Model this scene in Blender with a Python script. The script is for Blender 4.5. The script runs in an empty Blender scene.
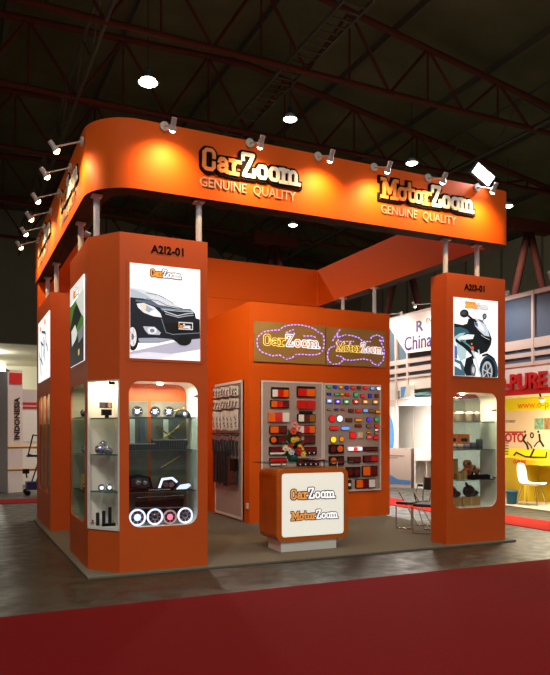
import bpy, bmesh, math, random
from mathutils import Vector, Matrix
random.seed(7)
C = bpy.context.scene.collection
V = Vector

# ------------------------------------------------------------------ materials
def srgb(r, g, b):
    def f(c):
        c /= 255.0
        return c/12.92 if c <= .04045 else ((c+.055)/1.055)**2.4
    return (f(r), f(g), f(b), 1)
MATS = {}
def mat(name, rgb, rough=.55, metal=0, emit=0, noise=0, nscale=8, bump=0, spec=.5, ecol=None, alpha=1):
    if name in MATS: return MATS[name]
    m = bpy.data.materials.new(name); m.use_nodes = True
    nt = m.node_tree; b = nt.nodes['Principled BSDF']
    col = srgb(*rgb)
    b.inputs['Base Color'].default_value = col
    b.inputs['Roughness'].default_value = rough
    b.inputs['Metallic'].default_value = metal
    b.inputs['Specular IOR Level'].default_value = spec
    if emit:
        b.inputs['Emission Color'].default_value = srgb(*(ecol or rgb)); b.inputs['Emission Strength'].default_value = emit
    if noise or bump:
        tc = nt.nodes.new('ShaderNodeTexCoord'); n = nt.nodes.new('ShaderNodeTexNoise')
        n.inputs['Scale'].default_value = nscale; n.inputs['Detail'].default_value = 6
        nt.links.new(tc.outputs['Object'], n.inputs['Vector'])
        if noise:
            r = nt.nodes.new('ShaderNodeValToRGB')
            r.color_ramp.elements[0].position = .3; r.color_ramp.elements[1].position = .72
            r.color_ramp.elements[0].color = tuple(c*(1-noise) for c in col[:3])+(1,)
            r.color_ramp.elements[1].color = tuple(min(1, c*(1+noise)) for c in col[:3])+(1,)
            nt.links.new(n.outputs['Fac'], r.inputs['Fac']); nt.links.new(r.outputs['Color'], b.inputs['Base Color'])
        if bump:
            bp = nt.nodes.new('ShaderNodeBump'); bp.inputs['Strength'].default_value = bump
            nt.links.new(n.outputs['Fac'], bp.inputs['Height']); nt.links.new(bp.outputs['Normal'], b.inputs['Normal'])
    MATS[name] = m; return m
def glass_mat(name, tint, refl=.08):
    m = bpy.data.materials.new(name); m.use_nodes = True; nt = m.node_tree
    nt.nodes.remove(nt.nodes['Principled BSDF']); out = nt.nodes['Material Output']
    t = nt.nodes.new('ShaderNodeBsdfTransparent'); t.inputs[0].default_value = tint
    g = nt.nodes.new('ShaderNodeBsdfGlossy'); g.inputs['Roughness'].default_value = .03
    mx = nt.nodes.new('ShaderNodeMixShader'); mx.inputs[0].default_value = refl
    nt.links.new(t.outputs[0], mx.inputs[1]); nt.links.new(g.outputs[0], mx.inputs[2]); nt.links.new(mx.outputs[0], out.inputs[0])
    MATS[name] = m; return m
ORANGE = mat('orange_laminate', (207, 84, 14), .5, noise=.04, nscale=3)
ORANGE2 = mat('orange_fascia_fabric', (222, 90, 6), .6, spec=.2)
BLACK = mat('black_plastic', (13, 14, 16), .5, spec=.2)
MBLACK = mat('matt_black', (9, 9, 9), .8)
WHITE = mat('white_laminate', (228, 228, 224), .45)
POSTM = mat('white_painted_steel', (205, 208, 218), .4)
CHROME = mat('chrome', (215, 215, 218), .15, 1)
DCHROME = mat('smoked_chrome', (84, 88, 96), .35, .8)
GLASS = glass_mat('clear_glass', (.93, .96, .95, 1), .05)
SHELFG = glass_mat('green_edge_glass', (.62, .74, .70, 1), .14)
SHELFE = mat('glass_edge_green', (70, 98, 88), .3)
MIRROR = mat('smoked_mirror', (120, 118, 110), .06, 1)
PAPER = mat('backlit_white', (250, 250, 250), .5, emit=.85, ecol=(255, 255, 255))
LIT = {}
def lit(rgb, s=.75):
    k = (rgb, s)
    if k not in LIT:
        LIT[k] = mat('print_%02x%02x%02x_%d' % (*rgb, int(s*100)), rgb, .5, emit=s)
    return LIT[k]

# ------------------------------------------------------------------ mesh builder
class Fr:
    """plane frame: origin o, right u, up v, outward n"""
    def __init__(s, o, u, v=(0, 0, 1)):
        s.o = V(o); s.u = V(u).normalized(); s.v = V(v).normalized(); s.n = s.u.cross(s.v)
    def p(s, x, y, d=0): return s.o + s.u*x + s.v*y + s.n*d
class MB:
    def __init__(s): s.v = []; s.f = []; s.m = []; s.mats = []; s.smooth = []
    def mi(s, m):
        if m not in s.mats: s.mats.append(m)
        return s.mats.index(m)
    def add(s, vs, fs, m, smooth=False):
        o = len(s.v); s.v += [V(x) for x in vs]; k = s.mi(m)
        for f in fs: s.f.append(tuple(i+o for i in f)); s.m.append(k); s.smooth.append(smooth)
        return s
    def box(s, x0, y0, z0, x1, y1, z1, m):
        vs = [(x, y, z) for z in (z0, z1) for x, y in ((x0, y0), (x1, y0), (x1, y1), (x0, y1))]
        return s.add(vs, [(3, 2, 1, 0), (4, 5, 6, 7), (0, 1, 5, 4), (1, 2, 6, 5), (2, 3, 7, 6), (3, 0, 4, 7)], m)
    def prism(s, fr, pts, d0, d1, m, side=None):
        n = len(pts); vs = [fr.p(x, y, d0) for x, y in pts] + [fr.p(x, y, d1) for x, y in pts]
        s.add(vs, [tuple(range(n))[::-1], tuple(range(n, 2*n))], m)
        s.add(vs, [(i, (i+1) % n, n+(i+1) % n, n+i) for i in range(n)], side or m); return s
    def rect(s, fr, x0, y0, x1, y1, d0, d1, m): return s.prism(fr, [(x0, y0), (x1, y0), (x1, y1), (x0, y1)], d0, d1, m)
    def tube(s, a, b, r, m, n=10, r2=None, caps=True):
        a, b = V(a), V(b); d = (b-a).normalized(); u = d.orthogonal().normalized(); w = d.cross(u); r2 = r if r2 is None else r2
        vs = []
        for p, rr in ((a, r), (b, r2)):
            for i in range(n):
                t = 2*math.pi*i/n; vs.append(p+(u*math.cos(t)+w*math.sin(t))*rr)
        s.add(vs, [(i, (i+1) % n, n+(i+1) % n, n+i) for i in range(n)], m, True)
        if caps: s.add(vs, [tuple(range(n))[::-1], tuple(range(n, 2*n))], m)
        return s
    def path(s, pts, r, m, n=8):
        for a, b in zip(pts, pts[1:]): s.tube(a, b, r, m, n)
        for p in pts[1:-1]: s.ball(p, r, m, 8, 5)
        return s
    def ball(s, c, r, m, n=14, k=8, sc=(1, 1, 1), zmin=-1):
        vs = []; c = V(c)
        for j in range(k+1):
            ph = -math.pi/2 + math.pi*j/k
            z = max(math.sin(ph), zmin)
            for i in range(n):
                t = 2*math.pi*i/n; vs.append(c+V((math.cos(ph)*math.cos(t)*sc[0], math.cos(ph)*math.sin(t)*sc[1], z*sc[2]))*r)
        return s.add(vs, [(j*n+i, j*n+(i+1) % n, (j+1)*n+(i+1) % n, (j+1)*n+i) for j in range(k) for i in range(n)], m, True)
    def lathe(s, c, prof, m, axis=(0, 0, 1), n=20):
        c = V(c); d = V(axis).normalized(); u = d.orthogonal().normalized(); w = d.cross(u); vs = []
        for r, h in prof:
            for i in range(n):
                t = 2*math.pi*i/n; vs.append(c+d*h+(u*math.cos(t)+w*math.sin(t))*r)
        k = len(prof)
        return s.add(vs, [(j*n+i, j*n+(i+1) % n, (j+1)*n+(i+1) % n, (j+1)*n+i) for j in range(k-1) for i in range(n)], m, True)
    def ell(s, fr, cx, cy, rx, ry, d0, d1, m, n=20, side=None):
        return s.prism(fr, [(cx+rx*math.cos(2*math.pi*i/n), cy+ry*math.sin(2*math.pi*i/n)) for i in range(n)], d0, d1, m, side)
    def ring(s, fr, cx, cy, rx, ry, t, d0, d1, m, n=24):
        o = [(cx+rx*math.cos(2*math.pi*i/n), cy+ry*math.sin(2*math.pi*i/n)) for i in range(n)]
        q = [(cx+(rx-t)*math.cos(2*math.pi*i/n), cy+(ry-t)*math.sin(2*math.pi*i/n)) for i in range(n)]
        vs = [fr.p(x, y, d1) for x, y in o]+[fr.p(x, y, d1) for x, y in q]+[fr.p(x, y, d0) for x, y in o]+[fr.p(x, y, d0) for x, y in q]
        fs = []
        for i in range(n):
            j = (i+1) % n
            fs += [(i, j, n+j, n+i), (2*n+i, 2*n+j, j, i), (n+i, n+j, 3*n+j, 3*n+i)]
        return s.add(vs, fs, m)
    ek = 0
    def stroke(s, fr, pts, w, d0, d1, m, closed=False, sq=False):
        E = min(.0003, abs(d1-d0)*.012)
        P = [V((x, y)) for x, y in pts]; n = len(P)
        segs = [(P[i], P[(i+1) % n]) for i in range(n if closed else n-1)]
        for k, (a, b) in enumerate(segs):
            d = (b-a)
            if d.length < 1e-6: continue
            d.normalize(); q = V((-d.y, d.x))*w/2; e = d*w/2
            a2 = a-e if sq and k == 0 and not closed else a
            b2 = b+e if sq and k == len(segs)-1 and not closed else b
            s.ek = (s.ek+1) % 23; s.prism(fr, [tuple(a2-q), tuple(b2-q), tuple(b2+q), tuple(a2+q)], d0, d1+E*s.ek, m)
        for i, p in enumerate(P):
            if closed or 0 < i < n-1: s.ek = (s.ek+1) % 23; s.ell(fr, p.x, p.y, w/2, w/2, d0, d1+E*s.ek, m, 10)
        return s
    def text(s, fr, txt, x, y, size, m, d=.004, bold=0, sx=1, align='LEFT', d0=0):
        cu = bpy.data.curves.new('t', 'FONT'); cu.body = txt; cu.size = size; cu.extrude = d/2; cu.offset = bold; cu.align_x = align
        cu.resolution_u = 3
        o = bpy.data.objects.new('t', cu); C.objects.link(o)
        bpy.context.view_layer.update()
        me = bpy.data.meshes.new_from_object(o.evaluated_get(bpy.context.evaluated_depsgraph_get()))
        vs = [fr.p(x+v.co.x*sx, y+v.co.y, d0+d/2+v.co.z) for v in me.vertices]
        s.add(vs, [tuple(p.vertices) for p in me.polygons], m)
        bpy.data.objects.remove(o); bpy.data.curves.remove(cu); bpy.data.meshes.remove(me); return s
    def holed(s, fr, outer, holes, d0, d1, m, inner=None):
        bm = bmesh.new(); loops = []
        for lp in [outer]+holes:
            vs = [bm.verts.new((x, y, 0)) for x, y in lp]; loops.append(len(vs))
            for i in range(len(vs)): bm.edges.new((vs[i], vs[(i+1) % len(vs)]))
        bmesh.ops.triangle_fill(bm, use_beauty=True, edges=bm.edges[:])
        bm.verts.index_update(); n = len(bm.verts)
        co = [(v.co.x, v.co.y) for v in bm.verts]; tris = [[v.index for v in f.verts] for f in bm.faces]; bm.free()
        def area(t): (a, b), (c, d), (e, f) = (co[i] for i in t); return (c-a)*(f-b)-(e-a)*(d-b)
        tris = [t if area(t) > 0 else t[::-1] for t in tris]
        vs = [fr.p(x, y, d1) for x, y in co]+[fr.p(x, y, d0) for x, y in co]
        s.add(vs, [tuple(t) for t in tris]+[tuple(i+n for i in t[::-1]) for t in tris], m)
        o = 0
        for k, c in enumerate(loops):
            s.add(vs, [(o+i, o+(i+1) % c, n+o+(i+1) % c, n+o+i) for i in range(c)], (inner or m) if k else m); o += c
        return s
    def build(s, name, parent=None, bevel=0, mod=None):
        me = bpy.data.meshes.new(name)
        off = V((0, 0, 0))
        if parent:
            p = parent
            while p: off += p.location; p = p.parent
        me.from_pydata([tuple(v-off) for v in s.v], [], s.f)
        for m in s.mats: me.materials.append(m)
        me.polygons.foreach_set('material_index', s.m); me.polygons.foreach_set('use_smooth', s.smooth)
        me.update()
        bm = bmesh.new(); bm.from_mesh(me)
        if bevel or mod == 'weld': bmesh.ops.remove_doubles(bm, verts=bm.verts, dist=1e-5)
        bm.to_mesh(me); bm.free()
        o = bpy.data.objects.new(name, me); C.objects.link(o)
        if parent: o.parent = parent
        if bevel:
            b = o.modifiers.new('bevel', 'BEVEL'); b.width = bevel; b.segments = 2; b.limit_method = 'ANGLE'
        return o
def thing(name, label, cat, loc=(0, 0, 0), group=None):
    o = bpy.data.objects.new(name, None); C.objects.link(o); o.location = loc; o.empty_display_size = .05
    o['label'] = label; o['category'] = cat
    if group: o['group'] = group
    return o
def tag(o, label, cat, group=None):
    o['label'] = label; o['category'] = cat
    if group: o['group'] = group
    return o
def struct(o): o['kind'] = 'structure'; return o
def copy_tree(o, parent=None):
    c = o.copy(); C.objects.link(c); c.parent = parent
    for ch in list(o.children): copy_tree(ch, c)
    return c
def light(kind, loc, power, col, size=.1, parent=None, target=None, angle=60, blend=.6, sy=None):
    l = bpy.data.lights.new(kind.lower()+'_light', kind); l.energy = power; l.color = col
    if kind == 'AREA':
        l.size = size
        if sy: l.shape = 'RECTANGLE'; l.size_y = sy
    else: l.shadow_soft_size = size
    if kind == 'SPOT': l.spot_size = math.radians(angle); l.spot_blend = blend
    o = bpy.data.objects.new('light_source', l); C.objects.link(o)
    off = V((0, 0, 0)); p = parent
    while p: off += p.location; p = p.parent
    o.parent = parent; o.location = V(loc)-off
    if target is not None: o.rotation_euler = (V(target)-V(loc)).to_track_quat('-Z', 'Y').to_euler()
    return o
def rrect(x0, y0, x1, y1, r, k=6):
    rs = r if isinstance(r, (list, tuple)) else [r]*4; pts = []
    for (cx, cy, a0), q in zip(((x1, y0, -90), (x1, y1, 0), (x0, y1, 90), (x0, y0, 180)), rs):
        ox = cx-q if cx == x1 else cx+q; oy = cy-q if cy == y1 else cy+q
        if q < 1e-4: pts.append((cx, cy)); continue
        for i in range(k+1):
            t = math.radians(a0+90*i/k); pts.append((ox+q*math.cos(t), oy+q*math.sin(t)))
    return pts

# ------------------------------------------------------------------ lettering of the two slab-serif logos
GL = {
 'C': (.64, [([(.52, .64), (.52, .8), (.43, .91), (.2, .91), (.1, .8), (.1, .2), (.2, .09), (.43, .09), (.52, .2), (.52, .38)], 0)]),
 'a': (.58, [([(.12, .5), (.17, .62), (.35, .62), (.42, .53), (.42, .09), (.55, .08)], 0), ([(.42, .38), (.2, .37), (.1, .28), (.1, .17), (.2, .09), (.42, .16)], 0)]),
 'r': (.50, [([(.17, .64), (.17, .08)], 0), ([(.02, .07), (.34, .07)], 0), ([(.02, .63), (.17, .63)], 0), ([(.17, .42), (.28, .61), (.45, .61)], 0)]),
 'Z': (.70, [([(.09, .8), (.09, 1.03), (.56, 1.03), (.12, .09), (.6, .09), (.6, .36)], 0)]),
 'o': (.56, [([(.1, .22), (.17, .1), (.39, .1), (.46, .22), (.46, .49), (.39, .61), (.17, .61), (.1, .49)], 1)]),
 'm': (.92, [([(.16, .64), (.16, .08)], 0), ([(.02, .07), (.28, .07)], 0), ([(.02, .63), (.16, .63)], 0), ([(.16, .5), (.27, .61), (.38, .61), (.46, .5), (.46, .08)], 0), ([(.38, .07), (.57, .07)], 0), ([(.46, .5), (.57, .61), (.68, .61), (.76, .5), (.76, .08)], 0), ([(.68, .07), (.9, .07)], 0)]),
 'M': (.92, [([(.15, .92), (.15, .08)], 0), ([(.77, .92), (.77, .08)], 0), ([(.02, .07), (.3, .07)], 0), ([(.62, .07), (.9, .07)], 0), ([(.02, .93), (.18, .93), (.46, .3), (.74, .93), (.9, .93)], 0)]),
 't': (.44, [([(.17, .92), (.17, .2), (.25, .09), (.4, .1)], 0), ([(.03, .63), (.4, .63)], 0)]),
}
def logo(mb, fr, word, x0, y0, H, W, mout, m1, m2, d=.02, sw=.19, ow=.33, inner=None, d0=0):
    """slab letters: dark backing outline + two-tone faces; H cap height, W total width"""
    tot = sum(GL[c][0] for c in word); sx = W/tot/H; x = 0; split = word.index('Z')
    for k, c in enumerate(word):
        adv, st = GL[c]
        for pts, cl in st:
            P = [((x+px)*sx*H+x0, py*H+y0) for px, py in pts]
            wf = H*min(1, sx*1.05)
            if mout: mb.stroke(fr, P, ow*wf, d0, d0+d*.5, mout, cl, sq=True)
            mb.stroke(fr, P, sw*wf, d0, d0+d, m1 if k < split else m2, cl, sq=True)
            if inner: mb.stroke(fr, P, sw*wf*.5, d0, d0+d*1.3, inner[0] if k < split else inner[1], cl, sq=False)
        x += adv
    return mb

# ------------------------------------------------------------------ dimensions of the booth (metres)
XL, XR, YF, YB = 1.415, 7.362, 7.70, 13.40
HT, HB, HP = 3.86, 4.36, 5.15
CAMZ = 1.6
FRONT = lambda y=YF: Fr((0, y, 0), (1, 0, 0))          # faces the camera side (-Y); u = X, v = Z
LEFT = lambda x=XL: Fr((x, 0, 0), (0, -1, 0))           # faces -X; u = -Y, v = Z

# ------------------------------------------------------------------ setting: floor, hall
def floor_mat():
    m = mat('hall_concrete', (54, 52, 42), .38, noise=.35, nscale=.55, spec=.4); nt = m.node_tree; b = nt.nodes['Principled BSDF']
    tc = nt.nodes.new('ShaderNodeTexCoord'); n = nt.nodes.new('ShaderNodeTexNoise'); n.inputs['Scale'].default_value = 5; n.inputs['Detail'].default_value = 9
    mr = nt.nodes.new('ShaderNodeMapRange'); mr.inputs[1].default_value = .3; mr.inputs[2].default_value = .7; mr.inputs[3].default_value = .28; mr.inputs[4].default_value = .6
    nt.links.new(tc.outputs['Object'], n.inputs['Vector']); nt.links.new(n.outputs['Fac'], mr.inputs[0]); nt.links.new(mr.outputs[0], b.inputs['Roughness'])
    ramp = [x for x in nt.nodes if x.type == 'VALTORGB'][0]
    mx = nt.nodes.new('ShaderNodeMix'); mx.data_type = 'RGBA'; mx.blend_type = 'MULTIPLY'; mx.inputs[0].default_value = .55
    r2 = nt.nodes.new('ShaderNodeValToRGB'); r2.color_ramp.elements[0].position = .35; r2.color_ramp.elements[1].position = .65
    r2.color_ramp.elements[0].color = (.45, .43, .4, 1); r2.color_ramp.elements[1].color = (1.3, 1.25, 1.1, 1)
    nt.links.new(n.outputs['Fac'], r2.inputs[0]); nt.links.new(ramp.outputs[0], mx.inputs[6]); nt.links.new(r2.outputs[0], mx.inputs[7]); nt.links.new(mx.outputs[2], b.inputs['Base Color'])
    return m
struct(MB().box(-25, -14, -.1, 40, 46, 0, floor_mat()).build('floor'))
carp = mat('red_aisle_carpet', (102, 9, 11), .95, noise=.12, nscale=60, bump=.15, spec=.1)
tag(MB().box(-14, -8, 0, 26, 6.36, .012, carp).build('aisle_carpet'), 'wide dark red carpet covering the aisle in the foreground', 'carpet')
carp2 = mat('bright_red_strip_carpet', (190, 34, 20), .95, spec=.1)
tag(MB().box(8.78, 7.4, 0, 9.74, 22, .012, carp2).build('aisle_carpet'), 'bright red carpet strip running between the orange stand and the yellow stand', 'carpet')
tag(MB().box(-6, 16.55, 0, 4.2, 17.6, .012, carp).build('aisle_carpet'), 'dark red carpet strip in front of the white column at the left', 'carpet')
grey = mat('grey_brown_stand_carpet', (112, 106, 94), .95, noise=.12, nscale=40, bump=.12, spec=.1)
tag(MB().box(1.33, 7.62, 0, 7.5, 13.15, .03, grey).build('stand_carpet', bevel=.006), 'grey brown carpet laid under the whole orange stand', 'carpet')

roofm = mat('dark_roof_panel', (98, 94, 68), .9, noise=.25, nscale=.5, spec=.1)
seam = mat('roof_purlin_steel', (84, 78, 62), .8)
mb = MB()
prof = [(-30, 13.6), (9.5, 15.6), (24, 13.2), (36, 11.4)]
for (xa, za), (xb, zb) in zip(prof, prof[1:]):
    mb.add([(xa, 4, za), (xb, 4, zb), (xb, 48, zb), (xa, 48, za), (xa, 4, za+.2), (xb, 4, zb+.2), (xb, 48, zb+.2), (xa, 48, za+.2)], [(0, 1, 2, 3), (7, 6, 5, 4), (0, 4, 5, 1), (3, 2, 6, 7)], roofm)
struct(mb.build('ceiling'))
mb = MB()
def roofz(x):
    for (xa, za), (xb, zb) in zip(prof, prof[1:]):
        if xa <= x <= xb: return za+(zb-za)*(x-xa)/(xb-xa)
for x in (-14, -10, -6, -2.2, 1.6, 5.4, 9.5, 13.2, 17, 21, 25, 29):
    z = roofz(x); mb.box(x-.07, 4, z-.25, x+.07, 48, z+.02, seam)
struct(mb.build('trim_1'))
# hall walls
wallm = mat('hall_wall_grey_green', (140, 138, 116), .9, noise=.06, nscale=.7)
mb = MB()
mb.box(-30, 45, 7.1, 36, 45.3, 15.5, wallm); mb.box(8.5, 45, 0, 36, 45.3, 7.1, wallm); mb.box(-30, 45, 0, -14, 45.3, 7.1, wallm)
struct(mb.build('wall_back'))
rw = mat('hall_side_wall_cladding', (186, 182, 156), .9, noise=.05, nscale=.5)
mb = MB().box(28.5, 4, 0, 28.8, 45, 12.45, rw)
for y in range(6, 45, 3): mb.box(28.42, y, 0, 28.5, y+.12, 12.3, wallm)
struct(mb.build('wall_right'))
# lit white foyer beyond the opening
fw = mat('foyer_white_plaster', (226, 222, 200), .8)
mb = MB()
mb.box(-14, 45.3, 7.1, 8.5, 75, 7.3, fw); mb.box(8.3, 45.3, 0, 8.5, 75, 7.1, fw); mb.box(-14.2, 45.3, 0, -14, 75, 7.1, fw); mb.box(-14, 75, 0, 8.5, 75.2, 7.1, fw); mb.box(-14, 46, -.1, 8.5, 75, 0, grey)
mb.box(-14, 60, 4.6, 8.3, 60.4, 7.1, fw)
struct(mb.build('wall_foyer'))
dl = mat('downlight_glow', (255, 246, 220), .5, emit=6)
for i, (x, y) in enumerate(((.2, 50), (2.4, 50), (.2, 57), (2.4, 57), (-2.2, 53), (1.2, 68))):
    t = thing('ceiling_downlight', 'small round downlight in the white ceiling beyond the far left opening', 'ceiling light', (x, y, 7.1), 'downlights of the far foyer')
    MB().lathe((x, y, 7.1), [(.0, -.03), (.22, -.03)], dl).build('diffuser', t); MB().lathe((x, y, 7.1), [(.22, -.04), (.3, -.04), (.3, 0)], WHITE).build('rim', t)
    light('POINT', (x, y, 6.7), 260, (1, .95, .82), .3, t)

# roof trusses
rust = mat('dark_red_truss_steel', (92, 42, 30), .75, spec=.2)
names = {18: 'nearest to the stand', 22.5: 'second nearest', 27.5: 'third from the front', 34: 'fourth from the front', 40: 'farthest back'}
for Y in (18, 22.5, 27.5, 34, 40):
    t = thing('roof_truss', 'long dark red roof truss across the hall, the one '+names[Y], 'truss', (5, Y, 12.4), 'dark red roof trusses')
    zb = 12.3
    top = [(-20, 13.6), (9.5, 14.7), (24, 12.5)]
    def tz(x):
        return 13.6+(x+20)/29.5*1.1 if x < 9.5 else 14.7-(x-9.5)/14.5*2.2
    MB().tube((-20, Y, zb), (24.5, Y, zb), .09, rust, 6).build('bottom_chord', t)
    MB().tube((-20, Y, 13.6), (9.5, Y, 14.7), .11, rust, 6).tube((9.5, Y, 14.7), (24.5, Y, 12.45), .11, rust, 6).build('top_chord', t)
    xs = [-20+i*2.95 for i in range(16)]
    for i, (a, b) in enumerate(zip(xs, xs[1:])):
        m_ = (a+b)/2
        MB().tube((a, Y, zb), (m_, Y, tz(m_)), .05, rust, 5).build('brace', t)
        MB().tube((m_, Y, tz(m_)), (b, Y, zb), .05, rust, 5).build('brace', t)
        MB().tube((m_, Y, tz(m_)), (m_, Y, zb), .035, rust, 5).build('brace', t)
# longitudinal tie girders between trusses
for X, w in ((-4, 'at the far left'), (3.6, 'over the left side of the stand'), (18.5, 'over the right side')):
    t = thing('tie_girder', 'dark lattice girder running front to back, '+w, 'girder', (X, 25, 12.3), 'girders between the trusses')
    zt = 13.6
    MB().tube((X, 8, 12.3), (X, 44, 12.3), .06, seam, 6).tube((X, 8, zt), (X, 44, zt), .06, seam, 6).build('chord', t)
    for y in range(8, 44, 3):
        MB().tube((X, y, 12.3), (X, y+1.5, zt), .035, seam, 5).tube((X, y+1.5, zt), (X, y+3, 12.3), .035, seam, 5).build('brace', t)
t = thing('cable_ladder', 'dark cable ladder hung below the roof, running away above the stand', 'cable ladder', (9.5, 20, 13))
MB().box(9.0, 9, 12.6, 9.06, 40, 12.72, seam).box(9.7, 9, 12.6, 9.76, 40, 12.72, seam).build('rail', t)
mb = MB()
for i in range(90): mb.box(9.0, 9+i*.34, 12.62, 9.76, 9.05+i*.34, 12.66, seam)
mb.build('rung', t)
# A-frame struts
for (ax, ay, az), legs, lb in (((24.33, 23.92, 11.2), ((22.2, 25.0), (26.6, 22.9)), 'pair of splayed dark red struts at the far right above the yellow stand'),
                               ((20.5, 28.5, 11.5), ((18.3, 29.4), (22.8, 27.4)), 'pair of splayed dark red struts seen above the slanted white banner'),
                               ((15, 32, 11.5), ((13, 33), (17.3, 31)), 'pair of splayed dark red struts behind the storage cabin, far back')):
    t = thing('roof_strut', lb, 'strut', (ax, ay, 0), 'A-shaped struts under the roof')
    for x, y in legs: MB().tube((ax, ay, az), (x, y, 0.0), .17, mat('dark_strut_steel', (58, 24, 18), .8, spec=.1), 8).build('leg', t)
    MB().box(ax-1.2, ay-.2, az-.25, ax+1.2, ay+.2, az+.3, rust).build('head_beam', t)

# pendant high-bay lamps
bulb = mat('highbay_glow', (255, 255, 246), .5, emit=14)
def pendant(x, y, label, z=11.5, r=.24, power=3400, top=14.0, group='pendant lamps of the hall'):
    t = thing('pendant_lamp', label, 'lamp', (x, y, z), group)
    MB().tube((x, y, z+.3), (x, y, top), .012, MBLACK, 5).build('cable', t)
    MB().tube((x, y, z+.13), (x, y, z+.34), .09, DCHROME, 10).build('ballast', t)
    MB().lathe((x, y, z), [(.09, .16), (.16, .1), (r, -.02), (r-.02, -.02), (.08, .12)], WHITE, n=18).build('shade', t)
    MB().ball((x, y, z), r-.04, bulb, sc=(1, 1, .4)).build('bulb', t)
    light('SPOT', (x, y, z-.16), power, (1, .95, .84), .3, t, (x, y, 0), 150, .8)
pendant(4.99, 19.04, 'hanging round hall lamp glowing high above the left logo', r=.3)
pendant(9.63, 19.37, 'hanging round hall lamp glowing above the middle of the fascia')
pendant(15.24, 20.63, 'hanging round hall lamp glowing above the right end of the fascia')
pendant(14.66, 29.19, 'small hanging hall lamp seen below the fascia, between the front posts')
pendant(21.92, 22.76, 'hanging hall lamp just right of the fascia end')
for x, y, pw in ((-2, 0.0, 2000), (2.6, -4.5, 3200), (9.5, 1.5, 320), (-5, 10, 150), (14, 9, 600)):
    pendant(x, y, 'hanging hall lamp over the red aisle in front of the stand', power=pw, top=15)

SPOTP, INNERP, WORLDP = 62, 330, .21
BIG=[
  (5.229, 2.314, 0.342, 0.185, 'hood', 'WRO') ,
  (5.747, 2.341, 0.368, 0.195, 'hood', 'RO') ,
  (5.219, 2.11, 0.362, 0.139, 'box', 'ORD') ,
  (5.747, 2.11, 0.368, 0.153, 'bare', 'RR') ,
  (5.199, 1.879, 0.402, 0.17, 'bare', 'ORW') ,
  (5.75, 1.891, 0.361, 0.203, 'hat', 'WDA') ,
  (5.19, 1.659, 0.341, 0.144, 'box', 'OD') ,
  (5.749, 1.663, 0.361, 0.153, 'box', 'WRO') ,
  (5.185, 1.481, 0.329, 0.143, 'round', 'OD') ,
  (5.749, 1.48, 0.361, 0.151, 'box', 'GDB') ,
  (5.187, 1.288, 0.348, 0.148, 'strip', 'D') ,
  (5.758, 1.282, 0.402, 0.142, 'dots', 'D') ,
  (5.185, 1.091, 0.329, 0.144, 'strip', 'R') ,
  (5.781, 1.077, 0.45, 0.14, 'dots', 'D') ,
  (6.369, 1.309, 0.31, 0.161, 'pair', 'DO') ,
  (6.375, 1.092, 0.311, 0.171, 'pair', 'OD') ,
  (6.728, 0.875, 0.312, 0.192, 'pair', 'DD') ,
  (7.096, 0.887, 0.339, 0.195, 'box', 'OD') ,
  (6.643, 0.645, 0.094, 0.172, 'ring', 'W') ,
  (7.0, 0.654, 0.434, 0.174, 'box', 'ODW') ,
  (6.776, 1.305, 0.304, 0.08, 'glow', 'WRW') ,
  (7.117, 1.302, 0.314, 0.08, 'box', 'DD') ,
  (6.755, 1.103, 0.278, 0.115, 'box', 'BD') ,
  (7.113, 1.117, 0.327, 0.125, 'box', 'DR') ,
]
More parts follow.
